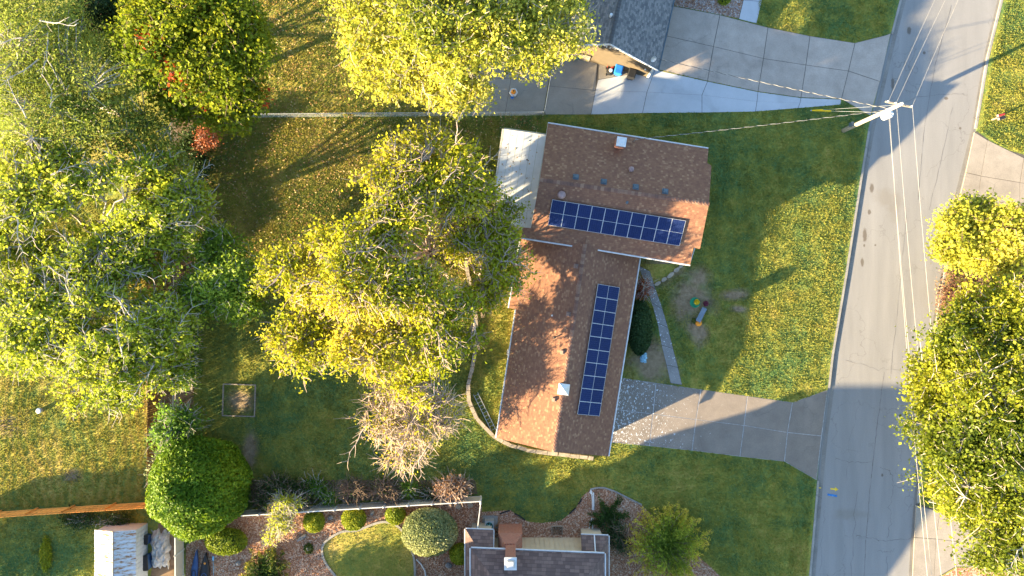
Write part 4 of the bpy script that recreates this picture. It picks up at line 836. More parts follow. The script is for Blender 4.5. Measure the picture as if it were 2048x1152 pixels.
for zt, tt in ((8.4, .21), (6.3, .42)):
    e = Vector((pb.x - .1, pb.y, zt)); MB().tube([an, e], .012, 5).build('cable', M['metal'], gy); MB().tube([an.lerp(e, .02), an.lerp(e, tt * .75)], .05, 7).build('guard', M['yellow'], gy)
MB().lathe(an - Vector((0, 0, .05)), [(.06, 0), (.06, .12), (.02, .16)], 8).build('anchor', M['metal'], gy)
# ------------------------------------------------------------------ yard things
def wheelie(label, px, py, rz, m, s=1.):
    b = P(px, py, G); o = thing('wheeled_bin', b, label, 'bin'); mt = Matrix.Rotation(rz, 3, 'Z')
    def T(v): return mt @ (Vector(v) * s) + b
    q = lambda x, y, z: [T((-x, -y, z)), T((x, -y, z)), T((x, y, z)), T((-x, y, z))]
    MB().quadbox(q(.22, .26, .06), q(.30, .36, .98)).build('body', m, o); lid = MB().quadbox(q(.33, .40, .985), q(.33, .40, 1.02)).quadbox(q(.33, .40, 1.021), q(.25, .32, 1.09)).build('lid', m, o)
    MB().tube([T((-.22, .43, .98)), T((.22, .43, .98))], .02, 6).build('handle', m, lid)
    for sx in (-1, 1): MB().tube([T((sx * .25, .26, .1)), T((sx * .31, .26, .1))], .1, 12).build('wheel', M['black'], o)
bn_z = 0
wheelie('blue wheeled bin against the tan gable wall', 1234, 146, R(-14), M['blue']); wheelie('black wheeled bin beside the blue bin at the gable wall', 1260, 154, R(-16), M['black'])
b = P(1220, 144, G); mo = thing('garden_machine', b, 'small red and black wheeled machine with a round white cap beside the blue bin', 'machine')
MB().lathe(b, [(.30, .12), (.34, .16), (.34, .26), (.22, .32), (.2, .32)], 14).build('deck', M['black'], mo); MB().box(b + Vector((0, 0, .42)), (.34, .34, .18), .3).build('engine', M['black'], mo); MB().lathe(b + Vector((0, -.02, .51)), [(.15, 0), (.16, .05), (.1, .09), (.02, .09)], 14).build('cap', M['white'], mo); MB().box(b + Vector((.12, .22, .5)), (.22, .14, .16), .4, taper=.8).build('fuel_tank', M['red'], mo)
for sx, sy in ((-.3, -.25), (.3, -.25), (-.3, .28), (.3, .28)): MB().tube([b + Vector((sx, sy, .12)), b + Vector((sx * 1.2, sy, .12))], .11, 12).build('wheel', M['black'], mo)
MB().tube([b + Vector((-.25, .28, .25)), b + Vector((-.2, .95, .85)), b + Vector((.25, .98, .88)), b + Vector((.28, .28, .25))], .018, 6).build('handle', M['red'], mo)
b = P(1027, 186, G); toy = thing('play_toy', b, 'white six-sided toddler toy with orange dome on the patio', 'toy')
MB().lathe(b, [(.3, .02), (.36, .08), (.36, .26), (.3, .32)], 6).build('tray', M['white'], toy); MB().lathe(b + Vector((0, 0, .33)), [(.2, 0), (.2, .1), (.16, .2), (.08, .26), (.02, .27)], 14).build('dome', M['orange'], toy); MB().lathe(b + Vector((0, 0, .6)), [(.06, 0), (.06, .04), (.02, .05)], 10).build('knob', M['black'], toy); MB().box(b + Vector((-.1, -.4, .1)), (.26, .16, .16), .2, taper=.85).build('step', M['blue'], toy)
b = P(998, 127, G); o = MB().lathe(b, [(.22, .01), (.30, .05), (.33, .22), (.34, .24), (.29, .22), (.26, .08), (.02, .07)], 18).build('plastic_basin', M['teal'], loc=b); tag(o, 'teal plastic basin on the patio near the tree', 'basin')
b = P(1153, 117, G); o = thing('lawn_chair', b, 'small teal metal-framed chair on the concrete by the gable wall', 'chair')
MB().box(b + Vector((0, 0, .38)), (.42, .42, .04), .2).build('seat', M['teal'], o); MB().box(b + Vector((-.05, .22, .62)), (.42, .04, .44), .2).build('backrest', M['teal'], o)
for sx in (-1, 1):
    for sy in (-1, 1): MB().tube([b + Vector((sx * .18, sy * .18, 0)), b + Vector((sx * .17, sy * .17, .37))], .015, 5).build('leg', M['metal'], o)
# ladder
lz = thing('ladder', P(970, 825, G), 'aluminium ladder lying on the ground inside the curved block wall', 'ladder')
l0, l1 = [P(951, 787, .2), P(988, 862, .2)]; d = (l1 - l0); x = d.normalized(); n = Vector((-x.y, x.x, 0)); L = d.length
for s_ in (-1, 1): MB().box((l0 + l1) / 2 + n * s_ * .19, (L, .035, .07), math.atan2(x.y, x.x)).build('rail', M['alu'], lz)
for i in range(11): c = l0.lerp(l1, (i + .5) / 11); MB().tube([c - n * .17, c + n * .17], .018, 6).build('rung', M['alu'], lz)
# sandbox frame
sb = thing('sandbox_frame', P(478, 800, G), 'square timber frame of boards lying on the shaded lawn', 'frame'); q = [P(447, 768, .2), P(511, 770, .2), P(509, 833, .2), P(445, 831, .2)]
for i in range(4):
    a, c = q[i], q[(i + 1) % 4]; d = c - a; MB().box((a + c) / 2 + Vector((0, 0, -.01)), (d.length - .08 if i % 2 else d.length + .07, .085, .16), math.atan2(d.y, d.x)).build('board', M['oldwood'], sb)
# flower group on the front lawn
def flowers(label, px, py, r, h, lm, pot, seed, potname='pot'):
    b = P(px, py, G); o = thing('potted_flowers', b, label, 'flowers'); rng = np.random.default_rng(seed)
    MB().lathe(b, [(r * .5, 0), (r * .62, h * .5), (r * .64, h * .52), (r * .5, h * .5), (.02, h * .48)], 14).build(potname, pot, o)
    d = unit(rng.normal(size=(500, 3))); d[:, 2] = np.abs(d[:, 2]); C = np.array(b) + np.array([0, 0, h * .5]) + d * np.array([r, r, h * .7]) * (.7 + .3 * rng.random((500, 1)))
    leaves('blossom', C, 1, (.01, .01, .01), (.09, .08), lm, o, rng, rng.random(500), .3, d); return o
b = P(1389, 605, G); o = tag(MB().lathe(b, [(.30, .0), (.38, .05), (.42, .16), (.43, .18), (.36, .17), (.3, .1), (.02, .09)], 22).build('dish_planter', M['green'], loc=b), 'round green dish planter on bare ground holding yellow flowers', 'planter')
flowers('clump of yellow flowers standing in the green dish planter', 1392, 604, .22, .45, LM['flower_y'], M['black'], 3); flowers('pot of dark plum flowers at the end of the slate bench', 1410, 607, .22, .42, LM['flower_p'], M['black'], 4)
b = P(1400, 629, G); bn = thing('garden_bench', b, 'blue grey slate bench standing on the front lawn', 'bench'); MB().box(b + Vector((0, 0, .43)), (1.25, .40, .07), R(63)).build('seat', M['slate'], bn)
for s_ in (-1, 1): MB().box(b + Matrix.Rotation(R(63), 3, 'Z') @ Vector((s_ * .45, 0, .195)), (.12, .32, .39), R(63)).build('leg', M['slate'], bn)
b = P(1396, 646, G); pk = thing('pumpkin', b, 'orange pumpkin on the grass at the end of the slate bench', 'pumpkin')
MB().lathe(b, [(.08, .0), (.2, .04), (.27, .14), (.25, .25), (.14, .32), (.05, .31)], 32, lambda a: 1 + .06 * math.cos(a * 10)).build('fruit', M['orange'], pk, smooth=True); MB().tube([b + Vector((0, 0, .3)), b + Vector((.02, 0, .38)), b + Vector((.06, .01, .42))], .03, 6, .02).build('stem', M['oldwood'], pk)
shrub('potted_flowers', 'low dark green mum plant beside the orange pumpkin', 'flowers', None, 1389, 642, .22, .22, .4, 500, (.07, .05), LM['juniper'], BARKD, 71, .1)
def crumple(name, label, cat, px, py, rx, ry, h, m, seed, rz=0.):
    rng = np.random.default_rng(seed); b = P(px, py, G); mb = MB(); n = 12
    for i in range(n + 1):
        for j in range(n + 1):
            u, v = i / n * 2 - 1, j / n * 2 - 1; k = max(0, 1 - (u * u) ** 2 * .9 - .0) * max(0, 1 - (v * v) ** 2 * .9)
            q = Matrix.Rotation(rz, 3, 'Z') @ Vector((u * rx * (1 + .12 * rng.normal() * (abs(u) > .9)), v * ry * (1 + .1 * rng.normal() * (abs(v) > .9)), 0)); mb.v.append(b + q + Vector((rng.normal() * .02, rng.normal() * .02, .012 + k * h * (.6 + .4 * rng.random()))))
    for i in range(n):
        for j in range(n): a = i * (n + 1) + j; mb.f.append((a, a + n + 1, a + n + 2, a + 1))
    return tag(mb.build(name, m, loc=b), label, cat)
crumple('plastic_sheet', 'crumpled pale blue plastic sheet at the end of the dark clipped hedge', 'sheet', 1287, 715, .26, .42, .25, M['tarpb'], 2); crumple('tarpaulin', 'crumpled grey tarpaulin heap beside the rusty shed', 'tarpaulin', 322, 1098, .75, 1.5, .6, M['tarp'], 5)
# shed
sh = thing('metal_shed', P(240, 1110, G), 'white metal shed with rust-streaked ribbed roof in the south-west yard', 'shed')
zr, ze = 2.55, 2.15; xl, xm, xr = P(189, 0, ze).x, P(226, 0, zr).x, P(272, 0, ze).x; y0_ = P(0, 1060, 2.2).y; nst = 14; sy_ = .36
for i in range(nst):
    y = y0_ - sy_ * (i + .5)
    for (xa, za, xb, zb) in ((xl, ze, xm, zr), (xm, zr, xr, ze)):
        mb = MB(); prof = [(-.17, 0), (-.15, .035), (-.11, .035), (-.09, 0), (.17, 0)]
        bb = [Vector((xa + (.012 if xa == xm else 0), y + p_, za + q_)) for p_, q_ in prof] ; cc = [Vector((xb - (.012 if xb == xm else 0), y + p_, zb + q_)) for p_, q_ in prof]
        mb.quadbox([v for v in bb] + [v - Vector((0, 0, .03)) for v in bb[::-1]], [v for v in cc] + [v - Vector((0, 0, .03)) for v in cc[::-1]]); mb.build('roof_panel', M['rust'], sh)
MB().tube([Vector((xm, y0_, zr + .02)), Vector((xm, y0_ - nst * sy_, zr + .02))], .045, 6).build('ridge_strip', M['oldwood'], sh)
SHW = plain('blue_white_sheet', (.42, .46, .52), .5, .1, .12, 3)
for xx, nm in ((xl + .08, 'wall'), (xr - .1, 'wall')):
    for i in range(nst): MB().box((xx, y0_ - .1 - (sy_ * nst - .2) * (i + .5) / nst, ze / 2 + .02), (.05, (sy_ * nst - .2) / nst - .03, ze - G - .06)).build('wall_panel', SHW, sh)
MB().quadbox([(xl + .1, y0_ - .1, G), (xr - .12, y0_ - .1, G), (xr - .12, y0_ - .1, ze - .06), (xm, y0_ - .1, zr - .06), (xl + .1, y0_ - .1, ze - .06)], [(xl + .1, y0_ - .15, G), (xr - .12, y0_ - .15, G), (xr - .12, y0_ - .15, ze - .06), (xm, y0_ - .15, zr - .06), (xl + .1, y0_ - .15, ze - .06)]).build('gable_wall', SHW, sh)
b = P(297, 1120, G); o = thing('storage_box', b, 'dark blue-black storage box standing against the shed wall', 'box'); MB().box(b + Vector((0, 0, .36)), (.55, 1.15, .72), R(4), taper=1.05).build('body', M['dkblue'], o); MB().box(b + Vector((0, 0, .76)), (.64, 1.28, .08), R(4), taper=.92).build('lid', M['black'], o)
b = P(297, 1075, G); o = thing('storage_box', b, 'small dark box with closed lid at the shed corner under the ball tree', 'box'); MB().box(b + Vector((0, 0, .3)), (.45, .7, .6), R(-6), taper=1.05).build('body', M['dkblue'], o); MB().box(b + Vector((0, 0, .64)), (.52, .78, .07), R(-6), taper=.92).build('lid', M['black'], o)
def boat(label, px, py, rz, L, W, hm, dm, dot=None):
    b = P(px, py, .3); b.z = G; o = thing('kayak', b, label, 'boat'); mb = MB(); n = 13; m_ = Matrix.Rotation(rz, 3, 'Z'); ring = 8
    for i in range(n):
        t = i / (n - 1) * 2 - 1; wv = W / 2 * max(.02, (1 - abs(t) ** 2.3)); hz = .30 + .10 * t * t
        for j in range(ring): a = 6.283 * j / ring; mb.v.append(b + m_ @ Vector((t * L / 2, wv * math.cos(a), .02 + hz * (.5 + .5 * math.sin(a)))))
    for i in range(n - 1):
        for j in range(ring): mb.f.append((i * ring + j, i * ring + (j + 1) % ring, (i + 1) * ring + (j + 1) % ring, (i + 1) * ring + j))
    mb.build('hull', hm, o, smooth=True); cr = MB()
    for k in range(16): a = 6.283 * k / 16; cr.v.append(b + m_ @ Vector((math.cos(a) * .45, math.sin(a) * W * .3, .345)))
    MB().tube(cr.v + cr.v[:2], .03, 5, cap=False).build('cockpit_rim', dm, o)
    if dot: c = b + m_ @ Vector((L * .30, 0, .33)); MB().lathe(c, [(.09, 0), (.09, .025), (.02, .03)], 12).build('hatch', dot, o)
boat('slim dark blue kayak lying in the gravel beside the vinyl fence', 388, 1150, R(83), 4.2, .6, M['dkblue'], M['black']); boat('broad black boat with round orange hatch beside the blue kayak', 409, 1156, R(86), 4.2, .85, M['black'], M['dkblue'], M['orange'])
b = P(427, 1128, G); o = thing('paddle', b, 'pale blue paddle lying in gravel beside the black boat', 'paddle'); MB().tube([b + Vector((0, .3, .06)), b + Vector((.03, -.9, .06))], .018, 6).build('shaft', M['tarpb'], o); MB().lathe((0, 0, 0), [(.02, 0), (.1, .05), (.12, .2), (.1, .34), (.02, .4)], 10); MB().quadbox([b + Vector(v) for v in ((-.06, .28, .05), (.06, .28, .05), (.1, .6, .05), (0, .7, .05), (-.1, .6, .05))], [b + Vector(v) for v in ((-.06, .28, .075), (.06, .28, .075), (.1, .6, .075), (0, .7, .075), (-.1, .6, .075))]).build('blade', M['tarpb'], o)
# air conditioner
b = P(979, 1046, G); ac = thing('air_conditioner', b, 'grey air conditioner unit with round fan in the gravel by the chimney', 'air conditioner')
MB().box(b + Vector((.05, .1, .03)), (1.25, 1.05, .06)).build('pad', M['kerb'], ac); MB().box(b + Vector((0, 0, .4)), (.72, .8, .68)).build('cabinet', M['metal'], ac); MB().lathe(b + Vector((0, 0, .742)), [(.31, 0), (.31, .02), (.27, .02), (.27, .004)], 20).build('fan_ring', M['teal'], ac); MB().lathe(b + Vector((0, 0, .743)), [(.265, 0), (.265, .008)], 20).build('fan_well', M['black'], ac)
for k in range(5): a = k * 1.2566; MB().box(b + Vector((math.cos(a) * .13, math.sin(a) * .13, .762)), (.2, .09, .008), a).build('fan_blade', M['teal'], ac)
MB().lathe(b + Vector((0, 0, .755)), [(.06, 0), (.06, .03), (.02, .035)], 10).build('fan_hub', M['metal'], ac)
b = P(994, 1048, G); o = MB().box(b + Vector((0, 0, .02)), (.9, .2, .04), R(70)).box(b + Vector((.12, .08, .065)), (.7, .14, .04), R(50)).build('scrap_boards', M['cedar_dark'], loc=b); tag(o, 'two brown scrap boards lying between air conditioner and brick chimney', 'boards')
# window well + timber in gravel, pvc pipes
b = P(1114, 1060, G); o = thing('window_well', b, 'square timber window well in the gravel against the cream wall', 'window well')
for dx, dy, sx, sy in ((-.43, 0, .07, .75), (.43, 0, .07, .75), (0, .36, .79, .07)): MB().box(b + Vector((dx, dy, .07)), (sx, sy, .18)).build('board', M['oldwood'], o)
MB().box(b + Vector((0, -.03, .012)), (.78, .68, .03)).build('earth_floor', M['earth'], o)
b = P(1184, 1010, G); o = thing('drain_pipe', b, 'pair of white plastic drain pipes lying across the gravel by the fronds', 'pipe')
for s_, (x0, x1) in enumerate(((1183, 1185), (1187, 1187.5))): MB().tube([P(x0, 982 + s_ * 3, .2), P(x1, 1000, .22), P(x1, 1020, .2)], .05, 8).build('pipe', M['white'], o); MB().tube([P(1177 + s_ * 7, 1066, .2), P(1180 + s_ * 6, 1048, .2), P(1184 + s_ * 3.5, 1036, .2)], .05, 8).build('pipe', M['white'], o)
MB().tube([P(1182, 980, .19), P(1180.5, 985, .19), P(1185, 989, .19)], .075, 8).build('elbow', M['vinylw'], o)
b = P(842, 1128, G); o = tag(MB().tube([P(833, 1119, .2), P(842, 1128, .2), P(850, 1142, .2), P(852, 1156, .2)], .055, 8).build('drain_pipe', M['white'], loc=b), 'curved white drain pipe beside the pale egg-shaped bush', 'pipe')
# rocks in the gravel yard
for i, (x, y, l, wd, a, lab) in enumerate(((605, 1074, 1.0, .35, 35, 'long pale grey rock in the gravel by the clipped ball bush'), (662, 1034, .55, .4, 10, 'grey rock between two clipped ball bushes'), (745, 1025, .5, .35, 60, 'grey rock near the fence between clipped bushes'), (478, 1125, .5, .4, 20, 'pale rock beside the yellow-tipped juniper'), (898, 1130, .6, .5, 0, 'grey rock by the house corner in gravel'), (618, 1096, .4, .5, 80, 'small grey green rock south of the clipped ball bush'))):
    rng = np.random.default_rng(40 + i); b = P(x, y, G); mb = MB().lathe((0, 0, 0), [(.3, -.02), (.48, .06), (.5, .16), (.36, .28), (.12, .33)], 9)
    for v in mb.v: v.x *= l * rng.uniform(.85, 1.12); v.y *= wd * rng.uniform(.85, 1.12); v.z *= rng.uniform(.8, 1.1)
    mb.v = [Matrix.Rotation(R(a), 3, 'Z') @ v + b for v in mb.v]; tag(mb.build('rock', M['rock'], loc=b), lab, 'rock', 'rocks in the gravel yard')
for x, y, lab in ((917, 1013, 'round paver in the gravel beside the fence corner'), (941, 1010, 'dark round paver nearest the fence corner')):
    b = P(x, y, G); tag(MB().lathe(b, [(.22, .0), (.23, .05), (.21, .07), (.02, .07)], 14).build('round_paver', M['stone'], loc=b), lab, 'paver')
# fire ring, mailbox, well cap, marker
b = P(517, 57, G); fr = thing('fire_ring', b, 'ring of pale stones around a fire pit at the maple edge', 'fire pit')
for k in range(10): a = 6.283 * k / 10; MB().box(b + Vector((math.cos(a) * .5, math.sin(a) * .5, .1)), (.2, .28, .22), a, taper=.92).build('stone', M['stone'], fr)
MB().lathe(b, [(.4, .0), (.4, .03), (.02, .04)], 12).build('ash_bed', M['black'], fr)
b = P(1983, 240, G); mb_ = thing('mailbox_post', b, 'post with two dark red and black mailboxes on the street-side grass', 'mailbox'); MB().box(b + Vector((0, 0, .55)), (.11, .11, 1.1)).build('post', M['oldwood'], mb_); MB().box(b + Vector((0, 0, 1.11)), (.62, .5, .03), R(15)).build('shelf', M['oldwood'], mb_)
for s_, m in ((-1, M['black']), (1, M['red'])):
    c = b + Matrix.Rotation(R(15), 3, 'Z') @ Vector((0, s_ * .14, 1.13)); bx_ = MB(); rot = Matrix.Rotation(R(15), 3, 'Z'); prof = [(-.09, 0), (.09, 0), (.09, .12), (.06, .19), (0, .22), (-.06, .19), (-.09, .12)]
    bx_.quadbox([c + rot @ Vector((-.26, a_, z_)) for a_, z_ in prof], [c + rot @ Vector((.26, a_, z_)) for a_, z_ in prof]); k_ = bx_.build('box', m, mb_); MB().box(c + rot @ Vector((-.27, 0, .1)), (.015, .17, .18), R(15)).build('door', M['metal'], k_)
b = P(83, 820, G); o = thing('well_cap', b, 'small round grey well cap standing on the mown lawn', 'well cap'); MB().lathe(b, [(.18, 0), (.18, .3)], 14).build('casing', M['metal'], o); MB().lathe(b + Vector((0, 0, .301)), [(.22, 0), (.22, .06), (.15, .09), (.02, .1)], 14).build('lid', M['metal'], o)
b = P(3, 850, G); o = thing('marker_post', b, 'short red-topped marker post at the edge of the mown lawn', 'marker'); MB().tube([b, b + Vector((0, 0, .7))], .04, 6).build('post', M['oldwood'], o); MB().tube([b + Vector((0, 0, .7)), b + Vector((0, 0, .9))], .07, 8).build('cap', M['red'], o)
# ------------------------------------------------------------------ trees
TW = dict(leaf=(.27, .20))
tree('feathery_tree', 'tall feathery pale green tree at the north-west corner', 'tree', None, (190, 220), [(50, 70, 10.0, 4.6, 4.2, 2.6), (165, 150, 9.0, 4.0, 3.6, 2.4), (70, 230, 10.0, 4.3, 3.6, 2.6), (215, 245, 8.0, 3.0, 2.6, 2.0), (300, 265, 7.0, 2.3, 1.8, 1.6), (330, 330, 7.0, 2.2, 2.0, 1.5)], 900, 46, (.24, .09), LM['feather'], BARK, .28, 11, (.5, .5, .3), 0, gap=.0, sprays=9, tint=(.2, 1.0))
tree('cottonwood_tree', 'huge spreading cottonwood tree with pale limbs showing through its crown', 'tree', None, (255, 500), [(90, 370, 9.4, 4.2, 3.2, 2.4), (260, 380, 8.4, 4.0, 3.2, 2.3), (30, 480, 9.4, 3.2, 3.0, 2.2), (170, 520, 8.4, 4.2, 2.9, 2.2), (290, 500, 7.4, 3.4, 2.8, 2.0), (360, 400, 6.4, 2.4, 2.4, 1.6), (410, 440, 4.4, 1.8, 1.6, 1.2)], 1000, 44, (.27, .20), LM['cottonwood'], BARK, .38, 12, (.34, .34, .24), 3, gap=.42, gf=1.6, tun=.85, sprays=26, tint=(.3, .95))
tree('cottonwood_tree', 'bright yellow-green cottonwood overhanging the cedar fence and mown lawn', 'tree', None, (245, 700), [(60, 640, 9.0, 3.8, 3.0, 2.2), (60, 700, 8.0, 3.0, 1.8, 1.5), (200, 650, 9.0, 3.6, 2.8, 2.2), (210, 740, 8.0, 3.8, 2.2, 1.8), (310, 650, 7.0, 2.6, 2.8, 1.8), (330, 730, 6.0, 1.8, 1.8, 1.4), (150, 790, 7.0, 1.6, 1.0, 1.0), (240, 800, 7.0, 1.3, .9, .9)], 900, 42, (.27, .20), LM['cottonwood'], BARK, .32, 13, (.34, .34, .24), 3, gap=.4, gf=1.6, tun=.85, sprays=20, tint=(.3, 1.0))
tree('maple_tree', 'dense green maple with a few red leaf clusters near the fire ring', 'tree', None, (450, 160), [(370, 20, 10.0, 4.6, 4.0, 3.2), (300, 90, 9.0, 2.6, 2.6, 2.4), (400, 110, 9.0, 4.2, 3.4, 3.0), (450, 190, 7.0, 2.9, 2.2, 2.0), (370, 190, 7.0, 2.6, 1.9, 1.7), (480, 80, 8.0, 2.2, 2.6, 2.2), (450, 235, 5.5, 1.6, 1.0, 1.0)], 900, 60, (.27, .22), LM['maple'], BARKD, .26, 14, (.42, .42, .26), 1, gap=-.1, tint=(.2, .70), shell=.6, accents=[(533, 120, 8, .3), (538, 202, 6, .35), (320, 85, 9.5, .35), (415, 187, 8, .3), (376, 160, 8, .3)])
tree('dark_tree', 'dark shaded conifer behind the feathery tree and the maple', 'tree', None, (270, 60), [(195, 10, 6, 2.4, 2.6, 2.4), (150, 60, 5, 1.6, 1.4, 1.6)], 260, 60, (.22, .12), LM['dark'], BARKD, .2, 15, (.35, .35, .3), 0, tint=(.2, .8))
tree('golden_tree', 'large golden yellow tree overhanging the patio of the grey-roofed house', 'tree', None, (880, 150), [(760, 40, 10, 3.3, 3.6, 2.8), (790, 130, 9, 3.2, 2.4, 2.2), (900, 40, 11, 4.2, 4.0, 2.8), (890, 140, 9, 3.4, 2.4, 2.2), (1000, 40, 10, 3.4, 3.0, 2.4), (930, 190, 7.5, 2.0, 1.2, 1.2), (1110, 40, 9, 2.8, 2.6, 2.0), (1060, 110, 8, 2.2, 1.4, 1.3), (870, -80, 11, 6, 4, 3)], 1100, 52, (.26, .19), LM['gold'], BARK, .34, 16, (.40, .40, .26), 2, gap=.0, sprays=8, tint=(.12, 1.0), shell=.6)
tree('elm_tree', 'great yellow-green elm with bare pale branches in the back yard', 'tree', None, (870, 500), [(880, 345, 6.5, 2.8, 1.8, 1.0), (955, 405, 6.0, 1.6, 1.4, .8), (860, 320, 9.3, 3.6, 2.2, 1.37), (930, 380, 8.3, 2.4, 2.0, 1.08), (790, 385, 9.8, 2.8, 1.6, 1.15), (690, 460, 10.3, 3.0, 1.6, 1.15), (800, 440, 10.3, 2.8, 1.6, 1.08), (590, 560, 9.8, 2.8, 2.6, 1.44), (720, 560, 11.3, 3.6, 2.6, 1.58), (830, 580, 10.3, 2.4, 2.0, 1.30), (620, 680, 9.3, 3.2, 2.2, 1.30), (740, 690, 9.8, 3.4, 2.2, 1.37), (870, 670, 9.3, 2.4, 2.4, 1.30), (920, 640, 8.3, 1.7, 2.0, 1.01), (850, 760, 7.8, 2.0, 1.8, 1.01)], 1650, 36, (.26, .19), LM['elm'], TWIG, .36, 17, (.40, .40, .24), 3, gap=.40, gf=1.8, tun=.9, sprays=30, tint=(.25, .95), fork=.4)
tree('elm_tree', 'smaller leafy elm leaning over the corner where the two brown roofs meet', 'tree', None, (965, 545), [(985, 480, 7.3, 1.9, 1.6, 1.2), (1005, 540, 7.3, 1.9, 1.7, 1.3), (970, 590, 6.3, 1.5, 1.2, 1.1), (1010, 425, 6.0, 1.1, 1.0, .6), (920, 490, 7.8, 1.6, 1.2, 1.0)], 300, 36, (.23, .17), LM['elm'], TWIG, .16, 18, (.34, .34, .2), 3, gap=.05, sprays=5, tint=(.15, .8))
tree('bare_tree', 'half-bare tree of drooping pinkish twigs with few leaves on the shaded lawn', 'tree', None, (830, 800), [(800, 770, 6, 2.0, 1.6, 1.3), (770, 840, 5.5, 2.0, 1.9, 1.2), (840, 850, 5.5, 2.2, 1.8, 1.2), (810, 905, 4.8, 1.6, 1.4, .9), (880, 820, 5, 1.4, 1.5, 1.0)], 330, 11, (.19, .13), LM['elm'], TWIG, .16, 19, (.35, .35, .2), 6, tint=(.35, 1.0), twl=(.6, 1.5), hang=.5, sprays=14, lbr=.035)
tree('hackberry_tree', 'small dull green tree between the cottonwoods and the elm', 'tree', None, (460, 560), [(440, 500, 6, 2.0, 1.5, 1.4), (460, 570, 7, 2.6, 2.2, 1.9), (400, 590, 6.5, 1.9, 1.8, 1.5), (480, 610, 6, 1.5, 1.2, 1.1)], 420, 46, (.24, .18), LM['hackberry'], BARK, .16, 20, (.36, .36, .22), 1, gap=-.02, tint=(.1, .9))
tree('street_tree', 'bright yellow street tree beside the tan driveway', 'tree', None, (1930, 480), [(1950, 440, 7, 2.6, 1.6, 1.5), (1920, 480, 6.5, 2.0, 1.7, 1.4), (1990, 500, 7, 2.8, 1.9, 1.7), (2050, 470, 7.5, 2.6, 2.2, 1.6)], 460, 46, (.25, .19), LM['gold'], BARKD, .18, 21, (.36, .36, .22), 1, gap=.03, tint=(.35, 1.0))
tree('street_tree', 'enormous green-gold tree spreading over the east kerb and power lines', 'tree', None, (1885, 840), [(1950, 700, 10.0, 3.6, 2.6, 2.2), (1890, 760, 9.0, 2.8, 2.4, 2.0), (2000, 800, 12.0, 4.0, 3.6, 2.8), (1900, 850, 10.0, 2.8, 2.6, 2.2), (1970, 930, 11.0, 4.2, 3.4, 2.6), (2040, 1000, 11.0, 3.6, 4.0, 2.6), (1930, 980, 9.0, 2.6, 2.2, 1.8), (2010, 1080, 10.0, 3.0, 2.8, 2.2), (1990, 620, 8.0, 3.0, 1.8, 1.6), (2060, 660, 10.0, 3.4, 3.2, 2.4), (2050, 850, 12.0, 3.6, 3.6, 2.6)], 1500, 56, (.25, .18), LM['oak'], BARK, .40, 22, (.40, .40, .26), 1, gap=-.02, sprays=10, tint=(.08, .85), shell=.6)
tree('russet_shrub', 'large russet brown shrub between the two street trees', 'shrub', None, (1950, 590), [(1930, 580, 2.2, 1.8, 1.5, 1.1), (1990, 590, 2.6, 2.2, 1.6, 1.2), (1915, 610, 1.8, 1.2, 1.0, .9), (2040, 600, 2.5, 1.8, 1.8, 1.2)], 300, 46, (.17, .13), LM['russet'], BARKD, .08, 23, (.28, .28, .18), 3, tint=(.1, .95), fork=.3)
tree('added_shade_tree', 'unseen broad leafy tree added south-west of the shed yard for its shade', 'tree', None, (-150, 1180), [(-240, 1215, 3.6, 3.0, 2.2, 1.6), (-170, 1250, 3.2, 2.6, 2.0, 1.6), (-320, 1240, 4.2, 2.6, 2.2, 1.5)], 420, 40, (.25, .18), LM['cottonwood'], BARK, .2, 24, (.4, .4, .3), 0, flat_=0)  # out of view; added to throw shade across the south-west yard grass
tree('added_shade_tree', 'unseen small leafy tree added south of the two boats for its shade', 'tree', None, (455, 1250), [(420, 1310, 3.2, 2.4, 1.6, 1.2), (500, 1320, 3.0, 2.2, 1.5, 1.1), (560, 1325, 3.4, 2.2, 1.5, 1.2)], 200, 30, (.25, .18), LM['cottonwood'], BARK, .14, 25, (.4, .4, .3), 0, flat_=0, gap=.15)  # unseen tree, added so its shadow falls on the lawn island
# shrub line on the west boundary
def bush(label, base, lobes, nc, nper, leaf, lm, seed, tint=(.1, .9), tw=2, bm=BARK, name='overgrown_shrub', cat='shrub', grp=None, sp=(.28, .28, .2), **k): return tree(name, label, cat, grp, base, lobes, nc, nper, leaf, lm, bm, .06, seed, sp, tw, tint=tint, fork=.3, lbr=.03, flat_=0, **k)
bush('vine-covered shrub with spray of red stems at the fence corner', (385, 320), [(380, 310, 1.2, 1.4, 1.4, .6), (395, 270, 1.1, 1.0, .8, .5), (390, 350, 1.1, 1.2, 1.0, .5)], 170, 40, (.19, .14), LM['dark'], 31, (.4, 1.0), 0)
bush('spray of red-orange leaves on top of the vine-covered shrub', (408, 285), [(408, 280, 1.8, .75, .75, .25)], 40, 34, (.15, .09), LM['redshrub'], 32, (.2, 1), 1, name='red_shrub', twl=(.2, .4))
bush('tall green shrub under the cottonwood beside the grey bare ground', (385, 440), [(385, 430, 1.2, 1.2, 1.6, .6), (395, 480, 1.1, 1.1, 1.2, .6)], 150, 40, (.2, .15), LM['hackberry'], 33, (.1, .8))
bush('dark hedge clump under the overhanging cottonwood', (372, 700), [(368, 680, 2.4, .9, 1.6, 1.1), (368, 740, 2.2, .9, 1.5, 1.0)], 170, 42, (.17, .13), LM['vine'], 34, (0, .5))
bush('leafy green vine shrub spilling over the cedar fence', (350, 850), [(355, 845, 2.9, 1.6, 1.2, 1.2), (330, 870, 2.9, 1.0, .9, .8), (360, 880, 2.6, 1.2, 1.0, 1.0), (345, 905, 2.4, .9, .7, .8)], 200, 38, (.22, .17), LM['vine'], 35, (.15, .9))
